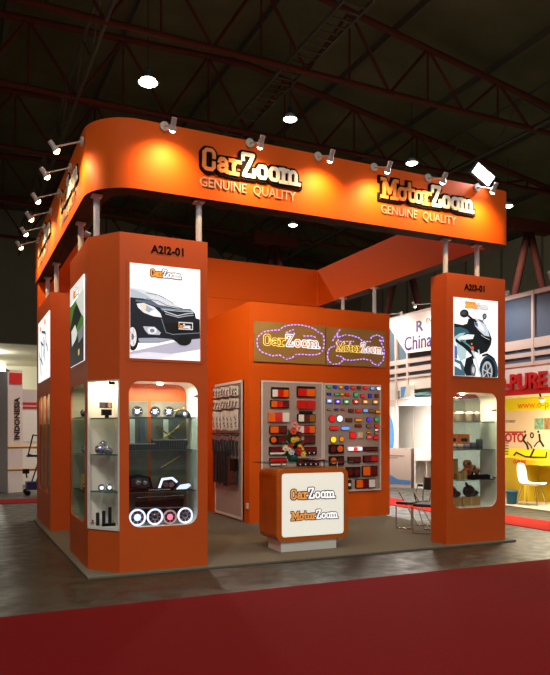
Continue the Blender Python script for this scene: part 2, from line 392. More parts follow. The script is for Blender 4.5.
SMALL=[
  (1, 6.215, 2.449, 0.09, 0.07, 'round', 'green') ,
  (1, 6.353, 2.449, 0.091, 0.07, 'round', 'blue') ,
  (1, 6.472, 2.448, 0.091, 0.07, 'round', 'amber') ,
  (1, 6.598, 2.441, 0.092, 0.071, 'round', 'blue') ,
  (1, 6.727, 2.441, 0.093, 0.071, 'round', 'red') ,
  (1, 6.862, 2.442, 0.094, 0.071, 'round', 'brown') ,
  (1, 7.003, 2.446, 0.095, 0.072, 'round', 'red') ,
  (1, 7.156, 2.44, 0.096, 0.072, 'round', 'sky') ,
  (1, 7.295, 2.44, 0.096, 0.073, 'round', 'white') ,
  (2, 6.222, 2.315, 0.09, 0.045, 'rect', 'blue') ,
  (2, 6.381, 2.309, 0.091, 0.05, 'rect', 'green') ,
  (2, 6.496, 2.312, 0.087, 0.049, 'rect', 'amber') ,
  (2, 6.61, 2.312, 0.092, 0.05, 'rect', 'red') ,
  (2, 6.793, 2.312, 0.088, 0.084, 'rect', 'green') ,
  (2, 6.939, 2.293, 0.089, 0.071, 'rect', 'red') ,
  (2, 7.106, 2.298, 0.08, 0.077, 'rect', 'blue') ,
  (2, 7.255, 2.3, 0.086, 0.077, 'rect', 'brown') ,
  (3, 6.222, 2.185, 0.118, 0.079, 'rect', 'sky') ,
  (3, 6.4, 2.177, 0.119, 0.079, 'rect', 'violet') ,
  (3, 6.586, 2.178, 0.121, 0.08, 'rect', 'green') ,
  (3, 6.793, 2.182, 0.123, 0.08, 'rect', 'red') ,
  (3, 6.998, 2.184, 0.125, 0.08, 'rect', 'amber') ,
  (3, 7.224, 2.186, 0.127, 0.081, 'rect', 'amber') ,
  (4, 6.229, 2.029, 0.095, 0.037, 'round', 'green') ,
  (4, 6.372, 2.033, 0.096, 0.038, 'round', 'blue') ,
  (4, 6.513, 2.033, 0.097, 0.038, 'round', 'red') ,
  (4, 6.693, 2.015, 0.108, 0.063, 'rect', 'brown') ,
  (4, 6.845, 2.015, 0.108, 0.063, 'rect', 'red') ,
  (4, 7.003, 2.019, 0.109, 0.064, 'rect', 'sky') ,
  (4, 7.139, 2.015, 0.111, 0.063, 'rect', 'tan') ,
  (4, 7.282, 2.002, 0.111, 0.064, 'rect', 'amber') ,
  (5, 6.286, 1.862, 0.133, 0.133, 'round', 'red') ,
  (5, 6.444, 1.863, 0.129, 0.128, 'round', 'white') ,
  (5, 6.646, 1.84, 0.141, 0.067, 'rect', 'brown') ,
  (5, 6.85, 1.841, 0.148, 0.059, 'rect', 'amber') ,
  (5, 7.076, 1.849, 0.1, 0.093, 'round', 'violet') ,
  (5, 7.249, 1.855, 0.101, 0.094, 'round', 'green') ,
  (6, 6.326, 1.688, 0.19, 0.074, 'pill', 'red') ,
  (6, 6.564, 1.687, 0.184, 0.075, 'pill', 'sky') ,
  (6, 6.85, 1.732, 0.148, 0.059, 'rect', 'brown') ,
  (6, 7.076, 1.733, 0.105, 0.085, 'round', 'tan') ,
  (6, 7.255, 1.734, 0.101, 0.081, 'round', 'red') ,
  (7, 6.727, 1.557, 0.127, 0.13, 'rect', 'red') ,
  (7, 6.887, 1.557, 0.118, 0.106, 'rect', 'silver') ,
  (7, 7.071, 1.61, 0.095, 0.042, 'round', 'amber') ,
  (7, 7.244, 1.657, 0.081, 0.034, 'pill', 'white') ,
  (7, 7.249, 1.589, 0.081, 0.043, 'round', 'pink') ,
  (8, 6.31, 1.479, 0.124, 0.124, 'round', 'yellow') ,
  (8, 6.484, 1.489, 0.101, 0.108, 'round', 'amber') ,
  (8, 7.083, 1.525, 0.1, 0.068, 'rect', 'pink') ,
  (8, 7.237, 1.508, 0.106, 0.068, 'rect', 'red') ,
]
# ------------------------------------------------------------------ fascia ring on posts
def plan(x0, y0, x1, y1, rf, rr, rb):
    return rrect(x0, y0, x1, y1, [rr, rb, rb, rf], 10)
FO = plan(1.385, 7.67, 7.46, 13.40, .55, .18, .02)
FI = plan(1.64, 7.92, 7.20, 13.15, .32, .04, .02)
fas = thing('fascia_sign', 'tall orange fascia band with rounded corner and two glowing logos on posts', 'fascia', (4.4, 7.67, HB))
mb = MB(); n = len(FO)
vo = [(x, y, z) for z in (HB, HP) for x, y in FO]; vi = [(x, y, z) for z in (HB, HP) for x, y in FI]
mb.add(vo, [(i, (i+1) % n, n+(i+1) % n, n+i) for i in range(n)], ORANGE2, True)
mb.add(vi, [(n+i, n+(i+1) % n, (i+1) % n, i) for i in range(n)], ORANGE2)
mb.build('band', fas)
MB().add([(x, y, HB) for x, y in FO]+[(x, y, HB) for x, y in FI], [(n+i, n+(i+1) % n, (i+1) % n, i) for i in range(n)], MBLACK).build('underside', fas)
MB().add([(x, y, HP) for x, y in FO]+[(x, y, HP) for x, y in FI], [(i, (i+1) % n, n+(i+1) % n, n+i) for i in range(n)], ORANGE2).build('top_edge', fas)
LO = mat('logo_orange_face', (236, 138, 62), .45); LW = mat('logo_white_face', (244, 236, 228), .45)
LB = mat('logo_black_backing', (12, 9, 8), .8, spec=.1)
SIL = mat('sub_lettering_silver', (196, 170, 150), .4, .2)
fr = FRONT(7.665)
def fascia_logo(fr, word, x, z, H, W, sx, sz, sw_, size=.16, D_=.04):
    a = logo(MB(), fr, word, x, z, H, W, LB, LO, LW, D_, sw=.165, ow=.40).build('logo_lettering', fas)
    MB().text(fr, 'GENUINE', sx, sz, size, SIL, .012, bold=.0, sx=sw_).build('genuine_lettering', fas); MB().text(fr, 'QUALITY', sx+.68, sz, size, SIL, .012, bold=.0, sx=sw_).build('quality_lettering', fas)
fascia_logo(fr, 'CarZoom', 2.64, 4.68, .27, 1.28, 2.62, 4.50, .88)
fascia_logo(fr, 'MotorZoom', 5.15, 4.72, .27, 1.55, 5.15, 4.53, .88)
fl = LEFT(1.38)
fascia_logo(fl, 'CarZoom', -10.0, 4.68, .27, 1.45, -10.0, 4.49, .90, D_=.015)
fascia_logo(fl, 'MotorZoom', -12.75, 4.72, .27, 1.6, -12.75, 4.53, .9, D_=.015)

def orange_body(x0, y0, x1, y1): pass
# posts
pl = {(1.515, 8.10): 'on the chamfered left front tower, by its rounded corner', (1.525, 9.25): 'on the rear end of the left front tower', (1.53, 11.62): 'on the front end of the left rear tower',
      (1.53, 12.75): 'on the rear end of the left rear tower', (2.66, 7.80): 'at the right end of the left front tower', (6.36, 7.82): 'on the left half of the right front tower', (6.98, 7.87): 'on the right end of the right front tower',
      (7.25, 10.99): 'on the front right corner of the storage cabin', (7.22, 12.1): 'rising behind the top edge of the storage cabin'}
for (x, y), s in pl.items():
    t = thing('fascia_post', 'white fascia post '+s, 'post', (x, y, HT), 'white posts under the fascia')
    MB().tube((x, y, HT), (x, y, HB-.02), .036, POSTM, 16).build('shaft', t)
    MB().box(x-.06, y-.06, HB-.02, x+.06, y+.06, HB, POSTM).build('cap_plate', t)

# arm spotlights on the fascia
bulbm = mat('spot_bulb_glow', (255, 236, 190), .4, emit=22)
PLATE = mat('spotlight_grey_plastic', (188, 182, 176), .4)
def arm_spot(P, N, label, power=60, col=(1, .62, .26), reach=.36, aim=.42, group='arm spotlights along the front fascia', down=.12, side=.0, angle=135):
    P, N = V(P), V(N).normalized(); S = V((0, 0, 1)).cross(N)
    t = thing('arm_spotlight', label, 'spotlight', tuple(P), group)
    MB().tube(P, P+N*.03, .055, PLATE, 16).build('mounting_plate', t)
    E = P+N*reach-V((0, 0, .12))+S*side
    MB().tube(P+N*.02, E, .010, PLATE, 8).build('arm', t)
    T = P-V((0, 0, aim)); D = (T-E).normalized()
    D = (V((0, 0, -1))*1.0+(-N)*.75).normalized()
    A = E-D*.075; B = E+D*.055
    hd = MB().tube(A, E, .030, PLATE, 14).tube(E, B, .030, PLATE, 14, r2=.048, caps=False).build('lamp_head', t)
    MB().ball(B-D*.008, .038, bulbm, 12, 8, (1, 1, 1)).build('bulb', hd)
    light('SPOT', tuple(B+D*.05), power, col, .03, t, tuple(B+D*1.0), angle, 1.0)
for i, (x, w) in enumerate(((2.196, 'first from the left, before the left logo'), (3.256, 'second from the left, over the left logo'), (4.195, 'third from the left, between the two logos'),
                            (5.038, 'fourth from the left, before the right logo'), (5.92, 'fifth from the left, over the right logo'), (6.786, 'sixth, at the right end beside the white floodlight'))):
    arm_spot((x, 7.665, 5.11), (0, -1, 0), 'spotlight on the front fascia, '+w, power=SPOTP)
for i, (y, w) in enumerate(((8.2, 'nearest the rounded corner, with a star-like glare'), (9.08, 'second from the rounded corner'), (10.1, 'third from the rounded corner'), (11.0, 'fourth from the rounded corner'), (11.85, 'fifth from the rounded corner'), (12.75, 'farthest back'))):
    arm_spot((1.38, y, 5.0), (-1, 0, 0), 'spotlight on the left fascia side, '+w, power=SPOTP*.8, reach=.33, group='arm spotlights along the left fascia')
# floodlight at the right end of the fascia
t = thing('floodlight', 'bright white rectangular floodlight tilted on top of the right fascia end', 'floodlight', (6.95, 7.8, HP))
MB().tube((6.95, 7.8, HP), (6.95, 7.75, HP+.16), .02, DCHROME).build('bracket', t)
ff = Fr((6.95, 7.72, HP+.2), (.83, -.1, -.55), (.3, -.35, .6))
ff = Fr((6.93, 7.66, HP+.16), V((.78, -.1, -.5)), V((.42, -.35, .75)))
MB().rect(ff, -.2, -.09, .16, .09, -.06, 0, DCHROME).build('housing', t)
MB().rect(ff, -.18, -.075, .14, .075, .002, .008, mat('floodlight_glow', (255, 250, 255), .4, emit=9)).build('glass', t)
light('AREA', tuple(ff.p(0, 0, .03)), 45, (1, .97, 1), .3, t, tuple(ff.p(0, 0, 1)), sy=.14)
# two unseen floods added inside the fascia to brighten the interior
for x, y, tx, ty, w, k in ((3.1, 7.98, 4.66, 12.0, 'left', 1.0), (5.6, 7.98, 5.8, 11.2, 'right', .22)):
    t = thing('arm_spotlight', 'unseen spotlight added on the inner face of the front fascia, the '+w+' of two', 'spotlight', (x, y, 4.7), 'added inner spotlights')
    MB().tube((x, 7.92, 4.7), (x, 8.1, 4.7), .012, PLATE).build('arm', t)
    MB().tube((x, 8.06, 4.74), (x, 8.2, 4.68), .05, PLATE, 14, caps=False).build('lamp_head', t)
    light('SPOT', (x, 8.24, 4.66), INNERP*k, (1, .86, .6), .06, t, (tx, ty, 2.6), 84 if k == 1 else 120, 1)

t = thing('arm_spotlight', 'unseen spotlight added on the inner face of the left fascia', 'spotlight', (1.66, 10.6, 4.6), 'added inner spotlights')  # unseen spot added to brighten the cabin's left side
MB().tube((1.642, 10.6, 4.6), (1.80, 10.6, 4.6), .012, PLATE).build('arm', t)
MB().tube((1.76, 10.6, 4.63), (1.88, 10.6, 4.58), .05, PLATE, 14, caps=False).build('lamp_head', t)
light('SPOT', (1.92, 10.6, 4.56), 210, (1, .9, .66), .06, t, (4.66, 11.9, 2.9), 100, 1)

# ------------------------------------------------------------------ towers
def quad_uv(Q, x, y):
    """position of a traced point inside the poster outline Q (TL, TR, BR, BL) -> 0..1"""
    (ax, ay), (bx_, by), (cx, cy), (dx, dy) = Q
    v = (y-ay)/(dy-ay)
    for _ in range(6):
        xl = ax+(dx-ax)*v; xr = bx_+(cx-bx_)*v; u = (x-xl)/(xr-xl)
        yt = ay+(by-ay)*u; yb = dy+(cy-dy)*u; v = (y-yt)/(yb-yt)
    return u, v
class Poster:
    def __init__(s, fr, x0, z0, x1, z1, Q=None):
        s.fr, s.b, s.Q, s.mb, s.k = fr, (x0, z0, x1, z1), Q, MB(), 0
        s.mb.rect(fr, x0, z0, x1, z1, .0, .012, PAPER)
    def P(s, pts):
        x0, z0, x1, z1 = s.b; o = []
        for x, y in pts:
            u, v = quad_uv(s.Q, x, y) if s.Q else (x, y)
            u = min(.999, max(.001, u)); v = min(.999, max(.001, v))
            o.append((x0+u*(x1-x0), z1-v*(z1-z0)))
        return o
    def nx(s): s.k += 1; return .012+s.k*.0004
    def poly(s, pts, rgb, e=.75):
        d = s.nx(); q = s.P(pts); m = lit(rgb, e)
        a = sum(q[i][0]*q[(i+1) % len(q)][1]-q[(i+1) % len(q)][0]*q[i][1] for i in range(len(q)))
        if a < 0: q = q[::-1]
        s.mb.add([s.fr.p(x, y, d) for x, y in q], [tuple(range(len(q)))], m)
    def line(s, pts, w, rgb, e=.75): d = s.nx(); s.mb.stroke(s.fr, s.P(pts), w, d-.0003, d, lit(rgb, e))
    def ell(s, cx, cy, rx, ry, rgb, e=.75, n=24): s.poly([(cx+rx*math.cos(2*math.pi*i/n), cy+ry*math.sin(2*math.pi*i/n)) for i in range(n)], rgb, e)
    def logo(s, word, x, z, H, W, c1=(236, 150, 50), c2=(235, 235, 240), cb=(40, 40, 48)):
        s.k += 2; logo(s.mb, s.fr, word, x, z, H, W, lit(cb, .5), lit(c1, .8), lit(c2, .8), .004, d0=s.nx()-.003, ow=.4)
WREV = mat('white_niche_lining', (236, 232, 222), .6)
def shelf(t, pts, z):
    MB().prism(Fr((0, 0, z), (1, 0, 0), (0, 1, 0)), pts, -.008, 0, SHELFG, SHELFE).build('glass_shelf', t)
def niche_lamp(t, loc, p, col=(1, .9, .72), sx=.4, sy=.1):
    x, y, z = loc
    MB().tube((x, y, z), (x, y, z+.02), .035, mat('halogen_glow', (255, 244, 214), .4, emit=12), 12).build('halogen_lamp', t)
    light('AREA', (x, y, z-.02), p, col, sx, t, (x, y, 0), sy=sy)

# ---- left front tower (chamfered corner)
T1 = thing('display_tower', 'large orange corner tower with chamfered edge, car poster and lit showcases, at the left front', 'display tower', (2.0, 8.5, .03))
Z0 = .03
TX0, TX1, TA, TY, TB = XL, 2.735, 1.694, 8.09, 9.43
f = FRONT(7.70); l = LEFT(XL)
CH = V((TA-XL, 7.70-TY, 0)); cl = CH.length; cf = Fr((XL, TY, 0), CH)       # chamfer: u runs left to right
mb = MB()
mb.holed(f, [(TA, Z0), (TX1, Z0), (TX1, HT), (TA, HT)], [rrect(1.80, .53, 2.61, 2.19, .13)], -.02, 0, ORANGE, WREV)
mb.holed(cf, [(0, Z0), (cl, Z0), (cl, HT), (0, HT)], [[(.012, .53), (cl-.015, .53), (cl-.015, 2.19), (.012, 2.19)]], -.02, 0, ORANGE, WREV)
mb.holed(l, [(-TB, Z0), (-TY, Z0), (-TY, HT), (-TB, HT)], [rrect(-9.38, .53, -8.30, 2.2, .16)], -.02, 0, ORANGE)
mb.rect(Fr((TX1, 0, 0), (0, 1, 0)), 7.7205, Z0, TB, HT, -.02, 0, ORANGE)
mb.rect(Fr((0, TB, 0), (-1, 0, 0)), -TX1, Z0, -TX0, HT, -.02, 0, ORANGE)
mb.prism(Fr((0, 0, HT), (1, 0, 0), (0, 1, 0)), [(TX0+.021, TY+.01), (TA+.01, 7.721), (TX1-.021, 7.721), (TX1-.021, TB-.021), (TX0+.021, TB-.021)], -.02, 0, ORANGE)
mb.build('body', T1)
# front showcase
def tube_lining(t, fr, loop, depth, m, name='niche_lining'):
    n = len(loop); vs = [fr.p(x, y, -.02) for x, y in loop]+[fr.p(x, y, -depth) for x, y in loop]
    return MB().add(vs, [(i, n+i, n+(i+1) % n, (i+1) % n) for i in range(n)], m).build(name, t)
tube_lining(T1, f, rrect(1.80, .53, 2.61, 2.19, .13), .42, WREV)
BKP = mat('olive_grey_back_panel', (112, 108, 96), .35, noise=.5, nscale=3)
MB().rect(f, 1.78, .51, 2.63, 2.21, -.44, -.425, ORANGE).build('back_board', T1)
MB().rect(f, 1.80, .55, 2.125, 1.98, -.424, -.42, BKP).rect(f, 2.165, .55, 2.60, 1.98, -.424, -.42, BKP).build('view_standin_panel', T1)  # matte mottled panels stand in for the view through the back glass
MB().rect(f, 1.79, .52, 2.62, 2.2, -.019, -.014, GLASS).build('glass_pane', T1)
MB().tube((2.585, 7.72, 2.03), (2.585, 7.66, 2.03), .016, CHROME).build('pane_lock', T1)
SZ1 = (1.785, 1.405, .925)
for z in SZ1: shelf(T1, [(1.805, 7.73), (2.605, 7.73), (2.605, 8.115), (1.805, 8.115)], z)
niche_lamp(T1, (2.2, 7.85, 2.165), 13, (1, .93, .8), .6, .15)
# chamfer niche: back wall parallel to the front
MB().add([(1.44, 8.19, .53), (1.735, 8.19, .53), (1.735, 8.19, 2.19), (1.44, 8.19, 2.19)], [(0, 1, 2, 3)], WREV).add([(1.735, 7.74, .53), (1.735, 8.19, .53), (1.735, 8.19, 2.19), (1.735, 7.74, 2.19)], [(3, 2, 1, 0)], WREV)\
    .add([(1.43, 8.10, .53), (1.44, 8.19, .53), (1.44, 8.19, 2.19), (1.43, 8.10, 2.19)], [(0, 1, 2, 3)], WREV).add([(1.43, 8.08, 2.19), (1.70, 7.71, 2.19), (1.735, 7.74, 2.19), (1.735, 8.19, 2.19), (1.44, 8.19, 2.19)], [(0, 1, 2, 3, 4)], WREV)\
    .add([(1.43, 8.08, .53), (1.70, 7.71, .53), (1.735, 7.74, .53), (1.735, 8.19, .53), (1.44, 8.19, .53)], [(4, 3, 2, 1, 0)], WREV).build('corner_niche_lining', T1)
SZ2 = (1.775, 1.352, .925)
for z in SZ2: shelf(T1, [(1.455, 8.10), (1.685, 7.76), (1.73, 7.78), (1.73, 8.185), (1.46, 8.185)], z)
MB().tube((1.64, 8.0, 2.165), (1.64, 8.0, 2.19), .035, MATS['halogen_glow'], 12).build('halogen_lamp', T1)
light('POINT', (1.62, 7.98, 2.1), 4.2, (1, .86, .58), .03, T1)
MB().box(1.60, 7.83, 2.15, 1.67, 7.86, 2.185, MBLACK).build('niche_hinge', T1)
MB().rect(cf, .005, .50, cl-.005, .53, 0, .012, WHITE).rect(cf, .002, .50, .014, 2.2, 0, .012, WHITE).rect(cf, cl-.017, .50, cl-.003, 2.2, 0, .012, WHITE).rect(cf, .005, 2.185, cl-.005, 2.2, 0, .012, WHITE).build('niche_frame', T1)
# left showcase
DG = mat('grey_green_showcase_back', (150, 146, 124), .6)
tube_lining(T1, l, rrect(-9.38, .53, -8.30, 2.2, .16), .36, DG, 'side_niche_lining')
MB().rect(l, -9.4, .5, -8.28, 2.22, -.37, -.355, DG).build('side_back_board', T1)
MB().rect(l, -9.39, .52, -8.29, 2.21, -.018, -.012, GLASS).build('side_glass_pane', T1)
SZ3 = (1.80, 1.33, .87)
for z in SZ3: shelf(T1, [(1.44, 8.32), (1.77, 8.32), (1.77, 9.36), (1.44, 9.36)], z)
light('AREA', (1.6, 8.84, 2.15), 8, (1, .86, .6), .2, T1, (1.6, 8.84, 0), sy=.6)
# stand number
MB().text(f, 'A2I2-01', 2.055, 3.665, .125, LB, .006, bold=.003).build('stand_number', T1)
# car poster
Q = ((33, 52), (440, 90), (433, 628), (22, 610))
p = Poster(f, 1.808, 2.447, 2.638, 3.52, Q)
p.poly([(22, 575), (150, 545), (440, 480), (440, 560), (340, 575), (120, 610), (22, 600)], (178, 176, 196))
p.poly([(22, 590), (120, 575), (300, 590), (200, 628), (22, 628)], (222, 222, 234))
p.poly([(28, 195), (90, 205), (150, 222), (210, 245), (260, 275), (330, 318), (395, 340), (300, 320), (150, 300), (28, 262)], (206, 214, 224))
p.poly([(28, 205), (60, 212), (120, 240), (150, 262), (100, 262), (28, 258)], (172, 184, 198))
p.poly([(27, 255), (100, 262), (150, 272), (190, 298), (300, 318), (380, 322), (405, 345), (410, 375), (434, 382), (436, 495), (385, 500), (370, 522), (340, 530), (300, 520), (270, 503), (190, 520), (60, 522), (24, 540)], (20, 24, 34))
p.poly([(60, 268), (150, 275), (200, 302), (280, 322), (210, 320), (120, 290), (60, 280)], (86, 98, 118))
p.poly([(200, 318), (300, 322), (385, 328), (400, 345), (300, 335), (215, 335)], (132, 146, 166))
p.line([(120, 228), (190, 240), (235, 262), (278, 288)], .006, (40, 44, 56))
p.line([(120, 262), (190, 275), (240, 302), (330, 318)], .007, (60, 70, 90))
p.poly([(65, 292), (105, 288), (165, 312), (200, 348), (208, 372), (160, 366), (105, 345), (72, 315)], (222, 226, 236))
p.poly([(85, 300), (120, 300), (160, 325), (178, 350), (130, 342), (98, 322)], (160, 170, 186))
p.ell(105, 312, 14, 18, (240, 214, 180)); p.ell(160, 345, 20, 14, (246, 248, 252))
p.poly([(215, 330), (300, 330), (395, 338), (398, 368), (320, 376), (230, 362)], (30, 34, 44))
p.line([(222, 335), (300, 362), (350, 350), (395, 345)], .010, (196, 202, 212)); p.line([(228, 350), (305, 372), (355, 362), (396, 358)], .008, (170, 178, 190)); p.line([(218, 326), (300, 335), (398, 338)], .006, (190, 196, 206))
p.line([(205, 380), (230, 460), (270, 472), (430, 462)], .009, (112, 118, 134))
p.poly([(215, 408), (300, 400), (428, 398), (424, 452), (330, 462), (240, 460)], (8, 10, 14))
p.poly([(98, 425), (165, 428), (200, 462), (192, 476), (128, 472), (108, 448)], (176, 182, 194)); p.ell(150, 450, 26, 20, (232, 236, 242)); p.ell(150, 450, 14, 12, (120, 126, 140))
p.poly([(60, 495), (170, 492), (270, 500), (200, 516), (80, 520)], (150, 156, 176))
p.ell(38, 490, 34, 78, (16, 16, 20)); p.ell(38, 487, 22, 56, (224, 226, 232)); p.ell(38, 487, 7, 18, (70, 74, 84))
for a in range(5):
    t_ = a*1.256; p.line([(38, 487), (38+18*math.cos(t_), 487+50*math.sin(t_))], .006, (120, 124, 134))
p.ell(335, 508, 44, 30, (12, 12, 16))
p.poly([(304, 398), (390, 402), (390, 446), (304, 442)], (212, 214, 220)); p.poly([(309, 404), (385, 408), (385, 440), (309, 436)], (24, 24, 28))
p.logo('CarZoom', 2.37, 2.82, .045, .145, cb=(20, 20, 20))
p.logo('CarZoom', 2.04, 3.385, .085, .36)
p.mb.build('car_poster', T1)
MB().rect(f, 1.775, 2.415, 2.67, 3.555, 0, .006, ORANGE).build('poster_frame', T1)
# side poster: green and black car picture
p = Poster(l, -9.33, 2.46, -8.30, 3.48)
p.poly([(0, .22), (1, .18), (1, 1), (0, 1)], (70, 120, 50)); p.poly([(0, .5), (.3, .3), (.6, .25), (.8, .2), (.85, .45), (.5, .55), (.3, .62), (.2, .8), (0, .8)], (26, 34, 30))
p.poly([(.45, .22), (.8, .15), (1, .12), (1, .5), (.8, .42)], (206, 212, 204)); p.poly([(.1, .55), (.4, .5), (.55, .62), (.4, .72), (.15, .75)], (220, 226, 220))
p.poly([(0, .78), (.5, .68), (1, .6), (1, 1), (0, 1)], (28, 30, 32)); p.poly([(.6, .62), (.95, .58), (.95, .72), (.65, .76)], (120, 126, 130)); p.poly([(.62, .84), (.72, .83), (.72, .9), (.62, .91)], (230, 190, 90))
p.poly([(0, 0), (1, 0), (1, .14), (0, .22)], (232, 234, 232)); p.logo('CarZoom', -9.05, 3.32, .09, .4)
p.mb.build('side_poster', T1)

# ---- left rear tower
T3 = thing('display_tower', 'orange tower with three-pane showcase and white diagram poster, behind at the left', 'display tower', (1.9, 12.4, .03))
mb = MB()
mb.holed(l, [(-13.15, Z0), (-11.45, Z0), (-11.45, HT), (-13.15, HT)], [rrect(-13.02, .6, -12.55, 2.24, .1), rrect(-12.48, .6, -12.05, 2.24, .02), rrect(-11.98, .6, -11.54, 2.24, .1)], -.02, 0, ORANGE)
mb.rect(FRONT(11.45), XL+.0205, Z0, 2.55, HT, -.02, 0, ORANGE); mb.box(2.53, 11.4705, Z0, 2.55, 13.15, HT, ORANGE); mb.box(XL+.0205, 11.4705, HT-.02, 2.5295, 13.15, HT, ORANGE)
mb.build('body', T3)
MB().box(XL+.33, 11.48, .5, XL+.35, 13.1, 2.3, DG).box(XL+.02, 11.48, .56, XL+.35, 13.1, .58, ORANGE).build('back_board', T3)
for y_ in (12.53, 12.03, 13.04): MB().box(XL+.03, y_, .59, XL+.3, y_+.015, 2.26, DG).build('divider', T3)
for a, b in ((-13.02, -12.55), (-12.48, -12.05), (-11.98, -11.54)): MB().rect(l, a-.01, .59, b+.01, 2.25, -.018, -.013, GLASS).build('glass_pane', T3)
for z in (1.75, 1.33, .95): shelf(T3, [(1.44, 11.5), (1.74, 11.5), (1.74, 13.08), (1.44, 13.08)], z)
light('AREA', (1.6, 12.3, 2.28), 12, (1, .84, .55), .2, T3, (1.6, 12.3, 0), sy=1.3)
p = Poster(l, -13.05, 2.5, -11.5, 3.57)
for a in ((.1, .5, .3, .9), (.25, .35, .5, .45), (.3, .35, .35, .7), (.5, .3, .62, .62), (.62, .38, .5, .62), (.7, .28, .75, .5), (.78, .45, .9, .6), (.2, .6, .45, .75), (.6, .62, .66, .72), (.35, .2, .7, .28)):
    p.line([(a[0], a[1]), (a[2], a[3])], .045, (70, 90, 120))
p.poly([(.2, .1), (.3, .1), (.3, .18), (.2, .18)], (230, 130, 60)); p.poly([(.6, .06), (.72, .06), (.72, .14), (.6, .14)], (230, 130, 60))
p.mb.build('poster', T3)

# ---- back wall of the stand
bw = thing('stand_back_wall', 'plain orange rear wall of the stand reaching up to the fascia', 'wall panel', (4.3, 13.25, .03))
MB().box(XL, 13.16, Z0, XR, 13.38, HB, ORANGE2).build('panel', bw)

# ---- right front tower
T2 = thing('display_tower', 'slim orange tower with motorbike poster above a lit showcase, at the right front', 'display tower', (6.8, 7.9, .03))
x0, x1, y1 = 6.282, 7.362, 8.05
mb = MB(); WL = rrect(6.40, .53, 7.20, 2.18, .13)
mb.holed(f, [(x0, Z0), (x1, Z0), (x1, HT), (x0, HT)], [WL], -.02, 0, ORANGE, WREV)
bk = Fr((0, y1, 0), (-1, 0, 0)); mb.holed(bk, [(-x1, Z0), (-x0, Z0), (-x0, HT), (-x1, HT)], [[(-x, z) for x, z in WL][::-1]], -.02, 0, ORANGE, WREV)
mb.box(x0, 7.7205, Z0, x0+.02, y1-.0205, HT, ORANGE); mb.box(x1-.02, 7.7205, Z0, x1, y1-.0205, HT, ORANGE); mb.box(x0+.0205, 7.7205, HT-.02, x1-.0205, y1-.0205, HT, ORANGE)
mb.build('body', T2)
tube_lining(T2, f, WL, .33, WREV)
MB().rect(f, 6.39, .52, 7.21, 2.19, -.019, -.014, GLASS).build('glass_pane', T2)
MB().rect(f, 6.39, .52, 7.21, 2.19, -.345, -.34, glass_mat('tinted_back_glass', (.72, .78, .80, 1), .12)).build('back_glass', T2)
MB().tube((7.14, 7.72, 1.93), (7.14, 7.66, 1.93), .015, CHROME).tube((7.14, 7.72, .95), (7.14, 7.66, .95), .015, CHROME).build('pane_lock', T2)
SZ4 = (1.765, 1.36, .925)
for z in SZ4: shelf(T2, [(6.405, 7.73), (7.195, 7.73), (7.195, 8.02), (6.405, 8.02)], z)
niche_lamp(T2, (6.7, 7.86, 2.155), 15, (1, .80, .52), .5, .12)
MB().text(f, 'A2I3-01', 6.60, 3.645, .12, LB, .006, bold=.003).build('stand_number', T2)
Q = ((62, 52), (368, 90), (365, 612), (62, 598))
p = Poster(f, 6.40, 2.41, 7.21, 3.52, Q)
dk, tl, pl_, wh = (16, 22, 28), (44, 92, 108), (160, 196, 206), (226, 238, 242)
p.ell(300, 570, 66, 112, (30, 70, 92)); p.ell(296, 570, 52, 92, (12, 16, 20)); p.ell(290, 570, 38, 72, (168, 176, 180)); p.ell(290, 572, 26, 54, (40, 48, 54))
for a in range(6):
    t_ = a*1.047+.3; p.line([(290, 572), (290+36*math.cos(t_), 572+68*math.sin(t_))], .014, (190, 198, 202))
p.poly([(62, 235), (120, 247), (150, 238), (160, 205), (215, 205), (250, 215), (280, 250), (305, 300), (322, 345), (316, 385), (290, 432), (240, 452), (200, 430), (150, 420), (100, 352), (62, 345)], dk)
p.poly([(62, 262), (110, 262), (150, 280), (170, 305), (120, 310), (62, 330)], tl)
p.poly([(62, 330), (100, 305), (140, 300), (110, 335), (62, 352)], pl_)
p.poly([(100, 328), (150, 312), (200, 316), (190, 345), (130, 350), (80, 350)], wh)
p.poly([(198, 212), (225, 205), (262, 228), (292, 275), (306, 330), (270, 322), (235, 290), (205, 255)], (196, 214, 232))
p.poly([(215, 225), (235, 228), (262, 262), (270, 295), (240, 280), (215, 250)], (236, 242, 250)); p.poly([(203, 225), (222, 235), (226, 262), (206, 250)], (66, 74, 190))
p.poly([(240, 320), (275, 335), (308, 355), (300, 385), (268, 372), (245, 345)], (6, 8, 10)); p.line([(246, 318), (275, 338), (305, 352)], .008, (190, 200, 206))
p.poly([(222, 208), (245, 212), (272, 238), (262, 238), (238, 222)], (70, 90, 104))
p.ell(130, 168, 30, 28, dk); p.ell(126, 165, 20, 14, (60, 66, 74)); p.line([(152, 180), (180, 205), (215, 228)], .035, dk)
p.ell(270, 190, 15, 20, dk); p.ell(270, 190, 8, 12, (110, 140, 150)); p.line([(266, 208), (255, 222)], .014, dk)
p.poly([(72, 360), (110, 368), (145, 420), (140, 480), (100, 498), (80, 440)], (176, 206, 212)); p.poly([(62, 380), (80, 400), (84, 480), (62, 480)], (80, 110, 170))
p.line([(70, 350), (130, 395), (185, 450), (200, 480)], .045, dk); p.line([(110, 352), (165, 395), (200, 440)], .02, (70, 150, 168))
p.poly([(62, 480), (110, 500), (130, 540), (135, 600), (62, 598)], (66, 104, 120)); p.poly([(62, 500), (100, 520), (110, 560), (62, 530)], wh)
p.poly([(140, 480), (185, 460), (205, 600), (140, 600), (125, 560)], dk); p.ell(190, 560, 18, 44, (90, 100, 108)); p.ell(190, 560, 9, 24, (200, 206, 208))
